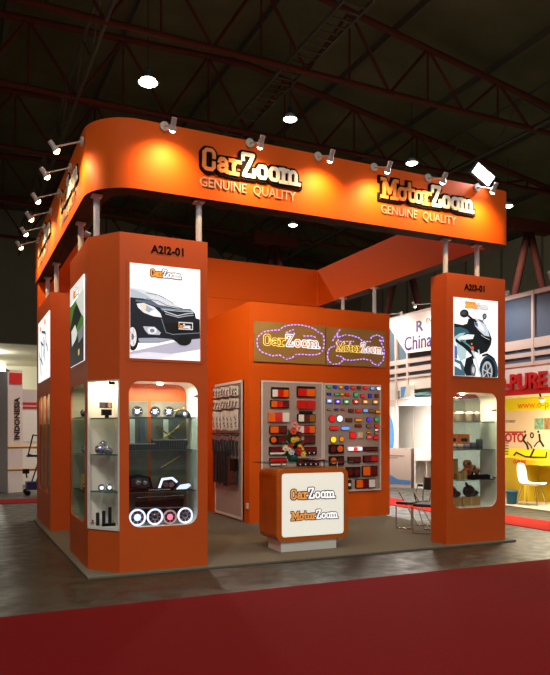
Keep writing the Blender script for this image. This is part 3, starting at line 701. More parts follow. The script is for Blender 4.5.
p.line([(185, 430), (205, 480), (225, 560), (240, 606)], .032, (206, 214, 216)); p.line([(225, 420), (232, 460)], .026, (200, 208, 210))
p.line([(250, 462), (285, 452), (315, 470), (338, 490)], .03, dk); p.ell(182, 408, 12, 12, (232, 90, 60)); p.ell(178, 380, 5, 6, (240, 160, 60)); p.ell(134, 358, 4, 5, (240, 180, 90))
p.poly([(135, 82), (208, 92), (208, 122), (135, 114)], (236, 150, 40))
p.logo('MotorZoom', 6.60, 3.385, .07, .40, c1=(240, 170, 60), c2=(224, 226, 230), cb=(150, 140, 120))
p.mb.build('motorbike_poster', T2)
MB().rect(f, 6.36, 2.38, 7.25, 3.55, 0, .006, ORANGE).build('poster_frame', T2)

# ------------------------------------------------------------------ storage cabin
CAB = thing('storage_cabin', 'tall orange cabin in the middle of the stand carrying signs and boards', 'cabin', (6.0, 12, .03))
RX0, RX1, RY0, RY1, RH = 4.658, 7.58, 10.96, 13.15, 3.88
MB().box(RX0, RY0, Z0, RX1, RY1, RH, ORANGE2).build('body', CAB)
g = FRONT(RY0)
MB().rect(Fr((RX0, 0, 0), (0, -1, 0)), -13.14, .05, -12.66, 2.2, 0, .004, ORANGE).build('door_leaf', CAB)
MB().box(4.632, 10.99, .28, 4.658, 11.06, .38, WHITE).build('socket', CAB)
PEG = mat('pegboard_mauve_grey', (176, 160, 156), .7, noise=.03, nscale=20)
PEGW = mat('pegboard_white_frame', (226, 222, 220), .5)
def pegboard(name, lb, fr, x0, z0, x1, z1, sz=.03):
    t = thing(name, lb, 'pegboard', tuple(fr.p((x0+x1)/2, z0, .0)))
    MB().rect(fr, x0, z0, x1, z1, .002, .026, PEG).build('board', t)
    mb = MB()
    for a in ((x0, z0, x0+sz, z1), (x1-sz, z0, x1, z1), (x0+sz, z0, x1-sz, z0+sz), (x0+sz, z1-sz, x1-sz, z1)): mb.rect(fr, *a, .002, .034, PEGW)
    mb.build('frame', t)
    return t
pegboard('pegboard', 'grey pegboard with big vehicle tail lamps, left board on the cabin front', g, 4.87, .52, 6.10, 2.52)
pegboard('pegboard', 'grey pegboard with many small coloured marker lamps, right board on the cabin front', g, 6.11, .52, 7.36, 2.51)
sideF = Fr((RX0, 0, 0), (0, -1, 0))
pegboard('pegboard', 'tall white framed board with hanging packets on the left side of the cabin', sideF, -12.6, .06, -11.2, 2.54, .045)
# LED signs
gold = mat('brushed_gold_panel', (176, 138, 76), .35, .25, noise=.12, nscale=2)
purple = mat('purple_led', (176, 140, 255), .4, emit=1.5); purple2 = mat('gold_led_outline', (250, 216, 110), .4, emit=.8); wled = mat('white_led_outline', (255, 248, 255), .4, emit=1.1)
goldf = mat('gold_letter_inside', (170, 132, 60), .4, .5)
def led_sign(name, lb, x0, z0, x1, z1, word, lx, lz, H, W, paths, Q):
    t = thing(name, lb, 'sign', ((x0+x1)/2, RY0, z0))
    MB().rect(g, x0, z0, x1, z1, .002, .04, gold).build('panel', t)
    logo(MB(), Fr(tuple(g.p(0, 0, .041)), (1, 0, 0)), word, lx, lz, H, W, None, purple2, wled, .006, sw=.22, inner=(goldf, mat('pale_gold_letter_inside', (196, 158, 112), .4))).build('led_lettering', t)
    mb = MB()
    for pts in paths:
        P = []
        for x, y in pts:
            u, v = quad_uv(Q, x, y); P.append((x0+u*(x1-x0), z1-v*(z1-z0)))
        carry = 0
        mb.stroke(g, P, .02, .038, .0402, gold)
        for (ax, ay), (bx_, by) in zip(P, P[1:]):
            L = math.hypot(bx_-ax, by-ay)
            if L < 1e-5: continue
            s_ = carry
            while s_ < L:
                e = min(L, s_+.022); a = (ax+(bx_-ax)*s_/L, ay+(by-ay)*s_/L); b = (ax+(bx_-ax)*e/L, ay+(by-ay)*e/L)
                mb.stroke(g, [a, b], .016, .04, .05, purple, sq=True); s_ += .07
            carry = s_-L
    mb.build('led_outline', t)
car = [[(45, 130), (46, 108), (55, 95), (75, 83), (100, 80), (125, 78), (140, 66), (165, 60), (200, 60), (235, 68), (255, 76), (270, 88), (285, 95), (292, 110), (291, 140), (285, 158), (270, 170), (240, 172), (215, 170), (185, 170), (170, 183), (150, 188), (138, 180), (125, 172), (100, 175), (85, 170), (60, 160), (48, 145), (45, 130)],
       [(150, 88), (175, 78), (180, 95)], [(215, 102), (245, 102), (262, 108)]]
led_sign('led_sign', 'gold sign with purple lights tracing a car outline, on the orange cabin', 4.737, 2.845, 6.145, 3.548, 'CarZoom', 4.90, 3.13, .20, 1.12, car, ((37, 43), (297, 66), (297, 208), (35, 195)))
moto = [[(308, 180), (310, 160), (318, 145), (335, 140), (345, 130), (352, 112), (345, 95), (362, 72)], [(330, 118), (340, 100), (350, 95)], [(355, 105), (380, 98), (410, 103), (435, 112), (448, 125), (478, 126), (483, 108), (508, 102), (530, 114), (532, 128), (515, 120), (528, 140), (535, 160)],
        [(358, 122), (410, 124)], [(535, 170), (530, 198), (510, 215), (490, 210), (478, 196), (450, 190), (400, 194), (372, 190), (352, 206), (330, 207), (312, 195), (308, 180)], [(345, 175), (365, 180), (372, 190)]]
led_sign('led_sign', 'gold sign with purple lights tracing a motorbike outline, on the orange cabin', 6.16, 2.845, 7.46, 3.535, 'MotorZoom', 6.38, 3.10, .17, 1.0, moto, ((305, 66), (543, 90), (541, 224), (303, 208)))

# ------------------------------------------------------------------ lamps on the pegboards
LC = {'R': (200, 22, 16), 'r': (120, 14, 12), 'D': (96, 14, 12), 'O': (232, 96, 10), 'A': (150, 92, 26), 'W': (226, 220, 214), 'G': (150, 140, 136), 'B': (80, 28, 12)}
LN = {'R': 'red', 'D': 'dark red', 'O': 'orange', 'A': 'amber', 'W': 'white', 'G': 'grey', 'B': 'brown'}
def lens(k): return mat('lens_'+LN[k].replace(' ', '_'), LC[k], .18, spec=.7, emit=.12)
HOUS = mat('lamp_housing_black', (22, 20, 20), .5, spec=.25)
def big_lamp(x, z, w, h, sty, seg, lb):
    t = thing('tail_lamp', lb, 'lamp', (x, RY0-.026, z), 'tail lamps hung on the cabin boards')
    a, b, c, d = x-w/2, z-h/2, x+w/2, z+h/2; e = .012
    hb = MB()
    if sty == 'round': hb.prism(g, rrect(a, b, c, d, [.01, .01, h/2-.002, h/2-.002]), .026, .06, HOUS)
    elif sty == 'bare': hb.prism(g, rrect(a+.004, b+.004, c-.004, d-.004, .012, 3), .026, .05, HOUS)
    elif sty == 'glow': hb.prism(g, rrect(a, b, c, d, .015, 3), .026, .05, WHITE)
    elif sty == 'hat': hb.prism(g, rrect(a, b, c, d-h*.25, .012, 3), .026, .065, HOUS).rect(g, a+w*.12, d-h*.25, c-w*.15, d, .026, .05, HOUS)
    else: hb.prism(g, rrect(a, b, c, d, .012, 3), .026, .06, HOUS)
    ho = hb.build('housing', t)
    top = d-(h*.22 if sty == 'hood' else h*.3 if sty == 'hat' else e); bot = b+e
    if sty == 'bare': a2, c2, bot, top = a, c, b, d
    elif sty in('strip', 'dots'): a2, c2, bot = a+e, c-e, b+h*.35
    else: a2, c2 = a+e, c-e
    n = len(seg); wd = (c2-a2)/n
    for i, k in enumerate(seg):
        m = lens(k)
        if sty == 'glow': m = {'W': mat('lit_white_lens', (240, 230, 255), .3, emit=1.6), 'R': mat('lit_red_lens', (255, 40, 30), .3, emit=1.3)}[k]
        nm = LN[k]
        o = MB()
        if sty in ('pair', 'ring'):
            o.ell(g, a2+wd*(i+.5), (bot+top)/2, min(wd*.4, (top-bot)*.42), min((top-bot)*.42, wd*.42), .06, .075, m, 18)
        elif sty == 'round' and i == 0: o.ell(g, a+h/2, z, h*.36, h*.36, .06, .075, m, 18)
        else: o.prism(g, rrect(a2+wd*i+.003, bot+.003, a2+wd*(i+1)-.003, top-.003, .008, 3), .045, .072, m)
        q = o.build('lens', ho); q['label'] = nm+' lens'
    if sty in ('strip', 'dots'):
        o = MB()
        if sty == 'strip': o.rect(g, a2, b+e, c2, b+h*.3, .05, .066, lens('W'))
        else:
            for i in range(4): o.ell(g, a2+(c2-a2)*(i+.5)/4, b+h*.22, .014, .014, .05, .068, lens('W'), 10)
        o.build('reflector', ho)['label'] = 'white lower reflector'
ordn = ['top', 'second', 'third', 'fourth', 'fifth', 'sixth', 'seventh']
for i, (x, z, w, h, s, seg) in enumerate(BIG):
    desc = {'hood': 'with black hood', 'box': 'in a black frame', 'bare': 'without visible frame', 'hat': 'with black block on top', 'round': 'with a rounded left end', 'strip': 'with pale lower strip', 'dots': 'with small white dots', 'pair': 'round pair in a black box', 'ring': 'in a black square', 'glow': 'lit up brightly'}[s]
    cl_ = list(dict.fromkeys(LN[k] for k in seg)); cols = ', '.join(cl_[:-1])+' and '+cl_[-1] if len(cl_) > 1 else cl_[0]
    if i < 6: row, col = i//2, i % 2
    elif i < 14: row, col = 3+(i-6)//2, i % 2
    if i < 14: lb = '%s tail lamp, %s down in the %s column, left pegboard' % (cols, ordn[row] if row else 'first', ('left', 'right')[col])
    else:
        lb = ['upper black box with two round lamps, left edge of the right pegboard', 'lower black box with two round lamps, left edge of the right pegboard',
              'wide dark box with two dark red rounds, just above the counter corner', 'large orange and dark red lamp, second row from below, right pegboard',
              'black square lamp with white disc, bottom row beside the counter', 'orange, dark red and white lamp at the bottom right of the right pegboard',
              'brightly lit white and red strip lamp on the right pegboard', 'long dark red lamp to the right of the brightly lit strip',
              'long brown and dark red lamp directly below the brightly lit strip', 'long dark red lamp below and right of the brightly lit strip'][i-14]
    big_lamp(x, z, w, h, s, seg, lb)
SC = {'green': (60, 170, 110), 'blue': (40, 50, 190), 'amber': (232, 140, 24), 'red': (225, 26, 26), 'brown': (120, 48, 18), 'sky': (110, 160, 250), 'white': (250, 250, 250), 'violet': (84, 50, 220), 'tan': (160, 112, 66), 'silver': (200, 196, 196), 'pink': (240, 84, 84), 'yellow': (255, 204, 30)}
SE = {'white': 1.0, 'yellow': 1.0, 'sky': .8, 'red': .6, 'violet': .7, 'blue': .5, 'green': .5, 'amber': .5, 'pink': .6}
rown = {1: 'top', 2: 'second', 3: 'third', 4: 'fourth', 5: 'fifth', 6: 'sixth', 7: 'seventh', 8: 'eighth'}
cnt = {}
names_ = ['first', 'second', 'third', 'fourth', 'fifth', 'sixth', 'seventh', 'eighth', 'ninth']
rows = {}
for s in SMALL: rows.setdefault(s[0], []).append(s)
for r, L in rows.items():
    L.sort(key=lambda s: s[1])
    for k, (_, x, z, w, h, sh, c) in enumerate(L):
        lb = '%s %s marker lamp, %s from left in %s row, right pegboard' % ({'round': 'round', 'rect': 'rectangular', 'pill': 'long rounded'}[sh], {'sky': 'light blue', 'tan': 'pale amber'}.get(c, c), names_[k], rown[r])
        t = thing('marker_lamp', lb, 'lamp', (x, RY0-.026, z), 'small marker lamps on the right pegboard')
        e = .008; mm = mat('marker_'+c, SC[c], .25, emit=SE.get(c, .15))
        if sh == 'round':
            ho = MB().ell(g, x, z, w/2, h/2, .026, .045, HOUS, 18).build('housing', t)
            MB().ell(g, x, z, w/2-e, h/2-e, .045, .056, mm, 18).build('lens', ho)
        else:
            rr = min(w, h)/2-.001 if sh == 'pill' else .008
            ho = MB().prism(g, rrect(x-w/2, z-h/2, x+w/2, z+h/2, rr, 4), .026, .045, HOUS if c != 'silver' else WHITE).build('housing', t)
            MB().prism(g, rrect(x-w/2+e, z-h/2+e, x+w/2-e, z+h/2-e, max(rr-e, .002), 4), .045, .056, mm).build('lens', ho)
            if sh == 'rect' and r == 3: MB().ell(g, x, z, w*.22, h*.2, .056, .06, lit((255, 255, 230), .9), 12).build('bulb_glow', ho)
            if c == 'silver': MB().ell(g, x, z, w*.28, h*.28, .056, .062, mat('marker_amber', SC['amber'], .25), 12).build('amber_lens', ho)
# ------------------------------------------------------------------ hanging goods on the side pegboard (plane X = 4.63)
PK = mat('clear_blister', (222, 230, 232), .2, spec=.9); PK2 = mat('brass_hardware', (150, 120, 60), .3, .8); CARDW = mat('header_card', (226, 222, 208), .6)
HOOK = mat('dark_peg_hook', (70, 60, 56), .4, .6)
def hanger(proto_build, y, z): pass
def hang(name, cat, group, label, ys, z, h, w, kind, seed=0):
    proto = None
    for i, y in enumerate(ys):
        x = 4.628
        if proto is None:
            t = thing(name, label, cat, (x, y, z), group)
            MB().tube((x, y, z), (x-.12, y, z+.005), .004, HOOK, 6).build('peg_hook', t)
            if kind == 'pack':
                mb = MB().prism(Fr((x-.06, y, z), (0, -1, 0)), rrect(-w/2, -h, w/2, .0, .02, 3), -.012, .012, PK); mb.build('blister', t)
                MB().rect(Fr((x-.06, y, z), (0, -1, 0)), -w/2, -h*.25, w/2, 0, .012, .015, CARDW).build('header_card', t)
                m2 = MB(); rnd = random.Random(seed)
                for k in range(5): m2.ball((x-.078, y+rnd.uniform(-.3, .3)*w, z-h*rnd.uniform(.35, .9)), .018, PK2 if k % 2 else CHROME, 8, 6)
                m2.build('fittings', t)
            elif kind == 'hose':
                MB().path([(x-.06, y, z), (x-.065, y+.01, z-h*.5), (x-.06, y-.012, z-h)], w/2, mat('dark_grey_hose', (46, 50, 56), .6, spec=.2), 8).build('blade', t)
                MB().tube((x-.06, y, z-.02), (x-.06, y, z-.10), w*.62, CHROME, 8).build('ferrule', t)
            else:
                MB().box(x-.075, y-w/2, z-h, x-.06, y+w/2, z, mat('graphite_strip', (34, 40, 46), .6, spec=.2)).build('strip', t)
                MB().box(x-.08, y-w*.2, z-h*.98, x-.075, y-w*.1, z-.03, DCHROME).build('chrome_edge', t)
            proto = t; p0 = (x, y, z)
        else:
            c = copy_tree(proto); c.location = (x, y, z-(i % 3)*.012); c.rotation_euler.z = random.uniform(-.12, .12); c.scale = (1, 1, 1+random.uniform(-.06, .04))
    return proto
def lin(a, b, n): return [a+(b-a)*i/(n-1) for i in range(n)]
hang('blister_pack', 'packet', 'small packets, top row of the side board', 'small clear packet of fittings in the top hanging row on the cabin side board', lin(12.45, 11.32, 9), 2.46, .18, .11, 'pack', 1)
hang('blister_pack', 'packet', 'small packets, second row of the side board', 'small clear packet of fittings in the second hanging row on the cabin side board', lin(12.45, 11.32, 9), 2.24, .18, .11, 'pack', 2)
hang('blister_pack', 'packet', 'long packets, third row of the side board', 'long clear packet hanging in the third row on the cabin side board', lin(12.48, 11.36, 7), 2.02, .36, .13, 'pack', 3)
hang('wiper_part', 'car part', 'short black parts, fourth row of the side board', 'short black and chrome car part hanging in the fourth row of the cabin side board', lin(12.5, 11.32, 9), 1.58, .38, .05, 'hose')
hang('rubber_strip', 'wiper', 'long black blades, bottom row of the side board', 'long black blade hanging in the bottom row of the cabin side board', lin(12.46, 11.62, 7), 1.28, .62, .09, 'strip')
t = thing('door_mirror', 'black rectangular mirror hanging low on the right of the cabin side board', 'car mirror', (4.6, 11.42, 1.1), None)
MB().box(4.53, 11.33, .92, 4.60, 11.56, 1.14, BLACK).build('shell', t); MB().tube((4.63, 11.45, 1.14), (4.56, 11.45, 1.12), .01, HOOK).build('bracket', t)
t = thing('door_mirror', 'grey boxy part hanging lowest on the right of the cabin side board', 'car part', (4.6, 11.5, .85))
MB().box(4.53, 11.34, .68, 4.60, 11.68, .90, DCHROME).build('shell', t, bevel=.02); MB().tube((4.63, 11.5, .9), (4.56, 11.5, .89), .01, HOOK).build('bracket', t)
for z, w_ in ((2.46, 'top'), (2.24, 'second'), (2.02, 'third'), (1.58, 'fourth'), (1.28, 'lowest')):
    tag(MB().tube((4.60, 12.72, z+.015), (4.60, 11.24, z+.015), .006, HOOK, 6).build('hook_rail'), 'thin dark rail carrying the %s row of hanging goods on the cabin side board' % w_, 'rail', 'rails of the side board')

# ------------------------------------------------------------------ counter with light box
WOOD = mat('orange_varnished_wood', (196, 98, 24), .32, noise=.12, nscale=5, spec=.5)
CT = thing('reception_counter', 'orange counter with rounded corners and a glowing white logo panel, on a white plinth', 'counter', (4.37, 8.35, .03))
cx0, cx1, cy0, cy1, cz0, cz1 = 3.83, 4.915, 8.10, 8.66, .17, 1.125
gf = FRONT(cy0)
MB().prism(gf, rrect(cx0, cz0, cx1, cz1, .10, 8), -(cy1-cy0), 0, WOOD).build('body', CT)
MB().prism(gf, rrect(cx0+.075, cz0+.06, cx1-.075, cz1-.06, .04, 5), 0, .006, mat('counter_light_panel', (246, 246, 236), .4, emit=.42, ecol=(255, 255, 244))).build('light_panel', CT)
MB().box(cx0+.08, cy0+.03, .03, cx1-.17, cy1-.12, cz0, WHITE).build('plinth', CT)
CO, CW, CB = mat('counter_logo_orange', (240, 160, 70), .5, emit=.5), mat('counter_logo_white', (252, 252, 252), .5, emit=.7), mat('counter_logo_dark', (70, 66, 84), .5, emit=.12)
lg = MB(); fr = Fr((0, cy0-.006, 0), (1, 0, 0))
logo(lg, fr, 'CarZoom', 4.03, .72, .135, .67, CB, CO, CW, .004, sw=.165, ow=.36); logo(lg, fr, 'MotorZoom', 4.045, .445, .115, .70, CB, CO, CW, .004, sw=.165, ow=.36)
lg.build('logo_lettering', CT)
GT = thing('glass_counter_top', 'thin glass shelf raised on chrome pins above the orange counter', 'glass shelf', (4.4, 8.4, 1.13))
MB().box(3.72, 8.12, 1.195, 5.03, 8.64, 1.207, SHELFG).build('glass', GT)
for x in (3.95, 4.80):
    for y in (8.2, 8.56): MB().tube((x, y, 1.125), (x, y, 1.215), .012, CHROME, 10).build('standoff', GT)
# cash: papers on top
t = thing('brochure_stack', 'pile of pink and black brochures lying on the glass above the counter', 'brochures', (4.5, 8.4, 1.207))
MB().box(4.42, 8.28, 1.208, 4.66, 8.5, 1.23, BLACK).build('lower_brochures', t); MB().box(4.48, 8.26, 1.23, 4.68, 8.44, 1.242, mat('pink_print', (206, 130, 150), .5)).build('top_brochure', t)
# flowers
FL = thing('flower_arrangement', 'tall flower arrangement with red, yellow and pink blooms in a teal pot on the counter', 'flowers', (4.20, 8.4, 1.207))
bx_, by_ = 4.21, 8.4
MB().lathe((bx_, by_, 1.208), [(0, 0), (.055, 0), (.075, .05), (.08, .10), (.07, .10), (.0, .09)], mat('teal_pot', (22, 92, 88), .35)).build('pot', FL)
LEAF = mat('dark_leaf', (34, 62, 30), .5); 
rnd = random.Random(3); mb = MB()
def leaf(mb, a, b, w, m):
    a, b = V(a), V(b); d = (b-a); q = d.cross(V((0, 1, .3))).normalized()*w; mid = a+d*.5+V((0, 0, .02))
    mb.add([a, mid-q, b, mid+q, mid+V((0, -.01, .006))], [(0, 1, 4), (1, 2, 4), (2, 3, 4), (3, 0, 4)], m)
for i in range(90):
    an = rnd.uniform(0, 6.28); hgt = rnd.uniform(.06, .42); rr = (.20*(1-hgt/.55)+.03)*rnd.uniform(.6, 1.25)
    a = (bx_+.03*math.cos(an), by_+.03*math.sin(an), 1.27+hgt*.5); b = (bx_+rr*math.cos(an)+.02, by_+rr*math.sin(an)*.8, 1.27+hgt)
    leaf(mb, a, b, .02, LEAF)
for an, L in ((.1, .28), (-.3, .25), (3.0, .16), (.5, .2), (2.6, .14)): leaf(mb, (bx_, by_, 1.3), (bx_+L*math.cos(an), by_+L*math.sin(an), 1.29), .03, LEAF)
mb.build('foliage', FL)
FC = {'red': (190, 24, 30), 'pink': (240, 160, 160), 'yellow': (236, 206, 70), 'cream': (244, 222, 190), 'white': (236, 236, 232), 'coral': (244, 76, 50), 'dark red': (120, 14, 30)}
def bloom(x, z, r, c, y=-.08):
    m = mat('petal_'+c.replace(' ', '_'), FC[c], .6); o = MB(); ctr = V((bx_+x, by_+y, 1.208+z))
    for k in range(3):
        n = 7-k
        for i in range(n):
            a = 2*math.pi*i/n+k*.4; rr = r*(1-.3*k); d = V((math.cos(a), -.35-.3*k, math.sin(a))).normalized()
            t_ = V((-math.sin(a), 0, math.cos(a)))*rr*.42; e = ctr+d*rr
            o.add([ctr+V((0, -.01*k, 0)), ctr+d*rr*.6-t_, e, ctr+d*rr*.6+t_], [(0, 1, 2, 3)], m)
    o.ball(ctr+V((0, -.02, 0)), r*.3, m, 8, 6)
    q = o.build('bloom', FL); q['label'] = c+' bloom'
for a in ((-.01, .52, .055, 'pink'), (.05, .47, .045, 'pink'), (-.03, .42, .06, 'coral'), (.06, .37, .05, 'dark red'), (.03, .44, .035, 'cream'), (-.03, .30, .05, 'yellow'), (.03, .31, .04, 'yellow'), (.1, .26, .045, 'dark red'), (-.07, .22, .045, 'red'), (-.15, .19, .055, 'cream'),
          (-.06, .14, .055, 'white'), (-.09, .17, .04, 'white'), (.05, .15, .065, 'red'), (.07, .21, .045, 'yellow'), (.12, .11, .05, 'yellow'), (.10, .17, .04, 'yellow')): bloom(*a)

# ------------------------------------------------------------------ chairs at the right
PAD = mat('black_vinyl_pad', (22, 18, 18), .45)
def folding_chair(lb, fl, fr_, bk_, hs=.46, back=True, name='folding_chair'):
    """fl, fr_: front feet; bk_: direction (to the back) vector; all in floor metres"""
    fl, fr_ = V((*fl, .03)), V((*fr_, .03)); b = V((*bk_, 0)); U = V((0, 0, 1)); r = .011
    t = thing(name, lb, 'chair', tuple((fl+fr_)/2+b*.5), 'folding chairs behind the right tower')
    A, B = fl+U*hs, fr_+U*hs
    for p, q in ((fl, A), (fr_, B)): MB().tube(p+U*r, q, r, CHROME, 8).build('leg', t)
    MB().path([fl+U*r, fr_+U*r], r, CHROME).build('front_runner', t)
    for p in (fl, fr_):
        MB().path([p+b+U*r, p+(b*.12 if not back else -b*.12)+U*(.60 if not back else .88)], r, CHROME).build('side_tube', t)
    MB().path([fl+b+U*r, fr_+b+U*r], r, CHROME).build('rear_runner', t)
    mb = MB(); s = .0
    vs = [A-b*.02, B-b*.02, B+b*.82, A+b*.82]; mb.add([v+U*.0 for v in vs]+[v+U*.045 for v in vs], [(3, 2, 1, 0), (4, 5, 6, 7), (0, 1, 5, 4), (1, 2, 6, 5), (2, 3, 7, 6), (3, 0, 4, 7)], PAD)
    mb.build('seat', t, bevel=.012)
    return t, A, B, b, U
t, A, B, b, U = folding_chair('black padded folding chair with chrome legs, left of two, its back folded low', (6.60, 9.36), (6.74, 9.14), (.56, .18), .40, False)
q1, q2 = V((6.60, 9.36, .60))-b*.12, V((6.74, 9.14, .60))-b*.12
t2, A, B, b, U = folding_chair('black folding chair with upright back, right of two, half hidden by the orange tower', (6.52, 8.80), (6.70, 8.50), (.42, .26), .42, False)
# upright backrest of the right chair
A0, B0 = V((6.52, 8.80, .44))+b*.85, V((6.70, 8.50, .44))+b*.85
for p in (A0, B0): MB().tube(p, p+V((.06, .04, .46)), .011, CHROME).build('back_post', t2)
mb = MB(); vs = [A0+V((.035, .02, .24)), B0+V((.035, .02, .24)), B0+V((.06, .04, .44)), A0+V((.06, .04, .44))]; nn = V((.04, .025, 0))
mb.add(vs+[v+nn for v in vs], [(0, 1, 2, 3), (7, 6, 5, 4), (0, 4, 5, 1), (1, 5, 6, 2), (2, 6, 7, 3), (3, 7, 4, 0)], PAD); mb.build('backrest', t2, bevel=.01)
p0, p1 = V((6.60, 9.36, .42))+V((.48, .16, 0)), V((6.74, 9.14, .42))+V((.48, .16, 0))
MB().path([p0, p0+V((.1, .04, .28)), p1+V((.1, .04, .28)), p1], .011, CHROME).build('back_frame', t)
MB().tube(p0+V((.1, .04, .29)), p1+V((.1, .04, .29)), .022, PAD).build('backrest_rail', t)

# ------------------------------------------------------------------ goods inside the showcases
RINGL = mat('led_ring_glow', (214, 222, 255), .4, emit=1.5); RINGD = mat('lamp_bowl_chrome', (150, 150, 160), .12, 1)
LEDB = mat('blue_white_lens', (206, 214, 255), .3, emit=1.4)
PINKL = mat('pink_led', (255, 120, 150), .4, emit=1.2)
def round_headlight(x, y, z, r, lb, ring=None, group=None, stand=True, lensm=None):
    t = thing('round_headlight', lb, 'headlight', (x, y, z-r), group); fr_ = FRONT(y)
    MB().lathe((x, y+.07, z), [(0, 0), (r*.5, -.0), (r*.95, -.045), (r, -.07)], BLACK, (0, 1, 0)).build('shell', t)
    t_ = t; t = [c for c in t_.children if c.name.startswith('shell')][-1]
    MB().ring(fr_, x, z, r, r, r*.2, -.005, .01, ring or CHROME).build('ring', t)
    MB().ell(fr_, x, z, r*.8, r*.8, -.006, .0, RINGD).ball((x, y-.004, z), r*.42, lensm or LEDB, 12, 6, (1, .4, 1)).build('lens', t)
    for a in range(8):
        pass
    m2 = MB()
    for k in range(8):
        a = k*.785; m2.tube((x+r*.78*math.cos(a), y-.006, z+r*.78*math.sin(a)), (x+r*.45*math.cos(a), y-.012, z+r*.45*math.sin(a)), r*.05, CHROME, 5)
    m2.build('reflector_rib', t)
    return t_
s1, s2, s3 = SZ1; gA = 'headlights in the left tower front showcase'
for x, w in ((1.95, 'first from the left on the top glass shelf'), (2.16, 'second from the left on the top glass shelf'), (2.33, 'third from the left on the top glass shelf')):
    round_headlight(x, 7.93, s1+.065, .065, 'small round headlight, '+w+' behind the front window', group=gA)
t = thing('bullet_headlight', 'round lamp in a black half-dome shell at the right end of the top shelf', 'headlight', (2.52, 7.95, s1))
MB().ball((2.515, 7.97, s1), .105, BLACK, 16, 8, (1, .6, 1), zmin=0).build('shell', t); MB().ell(FRONT(7.90), 2.515, s1+.045, .035, .035, 0, .01, CHROME).ball((2.515, 7.895, s1+.045), .02, LEDB, 8, 6).build('lens', t)
def bar_grille(x0, x1, z, h, y, lb, drop=0):
    t = thing('radiator_grille', lb, 'grille', ((x0+x1)/2, y, z)); fr_ = FRONT(y)
    MB().prism(fr_, [(x0, z), (x1-.03, z+drop), (x1, z+h*.6), (x1-.02, z+h), (x0, z+h)], -.05, 0, MBLACK).build('frame', t)
    MB().rect(fr_, x0, z+h-.014, x1-.02, z+h, 0, .008, CHROME).build('chrome_trim', t)
    m2 = MB()
    for i in range(int((x1-x0)/.03)): m2.rect(fr_, x0+.02+i*.03, z+.012, x0+.026+i*.03, z+h-.02, 0, .006, DCHROME)
    m2.build('mesh_bar', t); return t
bar_grille(1.83, 2.17, s2, .075, 7.88, 'slim black grille with chrome edge at the left of the second shelf')
bar_grille(2.14, 2.58, s2, .12, 7.96, 'wide dark front grille at the right of the second shelf')
t = thing('projector_headlight', 'dark angular headlight with smoked lens at the left of the third shelf', 'headlight', (1.98, 7.92, s3))
MB().prism(FRONT(7.90), [(1.85, s3+.03), (2.02, s3), (2.13, s3+.03), (2.10, s3+.16), (1.98, s3+.19), (1.84, s3+.17)], -.12, 0, BLACK).build('shell', t)
MB().prism(FRONT(7.90), [(1.87, s3+.055), (2.02, s3+.03), (2.09, s3+.05), (2.07, s3+.14), (1.97, s3+.16), (1.87, s3+.14)], 0, .012, DCHROME).build('lens', t)
MB().ball((1.95, 7.885, s3+.1), .04, CHROME, 12, 8).ball((2.03, 7.885, s3+.095), .032, CHROME, 12, 8).build('projector', t)
t = thing('led_headlight', 'headlight outlined by a glowing white band in the middle of the third shelf', 'headlight', (2.3, 7.9, s3))
MB().prism(FRONT(7.90), [(2.19, s3), (2.40, s3), (2.43, s3+.09), (2.37, s3+.15), (2.23, s3+.14)], -.08, 0, BLACK).build('shell', t)
MB().stroke(FRONT(7.90), [(2.20, s3+.02), (2.24, s3+.13), (2.36, s3+.14), (2.42, s3+.09)], .026, 0, .012, RINGL).build('led_band', t)
MB().ell(FRONT(7.90), 2.28, s3+.065, .035, .035, 0, .015, CHROME).ell(FRONT(7.90), 2.35, s3+.065, .032, .032, 0, .015, CHROME).build('projector', t)
t = thing('oval_lamp', 'leaf shaped glowing white lamp at the right of the third shelf', 'lamp', (2.49, 7.84, s3))
MB().prism(FRONT(7.84), [(2.37, s3), (2.52, s3), (2.59, s3+.05), (2.56, s3+.085), (2.43, s3+.07)], -.05, 0, DCHROME).prism(FRONT(7.84), [(2.39, s3+.01), (2.52, s3+.01), (2.575, s3+.05), (2.55, s3+.075), (2.44, s3+.06)], 0, .01, LEDB).build('lens', t)
t = thing('led_strip', 'short black strip with small lettering-like dots at the front of the third shelf', 'lamp', (2.2, 7.78, s3))
MB().box(2.02, 7.78, s3, 2.33, 7.80, s3+.035, BLACK).build('base', t)
m2 = MB()
for i in range(12): m2.rect(FRONT(7.78), 2.05+i*.022, s3+.012, 2.06+i*.022, s3+.022, 0, .002, WHITE)
m2.build('led', t)
gB = 'glowing round lamps at the bottom of the left tower showcase'
for x, r, rg, lm, w in ((1.92, .098, RINGL, LEDB, 'leftmost, with blue-white centre'), (2.125, .096, RINGL, RINGD, 'second from the left'), (2.305, .084, mat('pinkish_ring', (220, 170, 180), .3, emit=.35), PINKL, 'third, with pinkish centre'), (2.49, .094, RINGL, RINGD, 'rightmost, with grey centre')):
    round_headlight(x, 7.80, .53+r+.002, r, 'round lamp with glowing white ring on the showcase floor, '+w, rg, gB, lensm=lm)
t = thing('radiator_grille', 'big black front grille with thin chrome bar standing behind the glowing ring lamps', 'grille', (2.25, 8.0, .53))
MB().prism(FRONT(8.02), [(1.95, .78), (2.55, .80), (2.52, .62), (2.0, .60)], -.04, 0, MBLACK).build('frame', t); MB().tube((1.93, 7.99, .72), (2.53, 7.99, .70), .012, CHROME).tube((1.96, 7.99, .84), (2.53, 7.99, .85), .008, CHROME).tube((1.93, 7.99, .72), (1.90, 7.99, .56), .01, CHROME).tube((2.5, 8, .7), (2.5, 8, .53), .012, BLACK).tube((2.02, 8, .7), (2.02, 8, .53), .012, BLACK).build('chrome_bar', t)
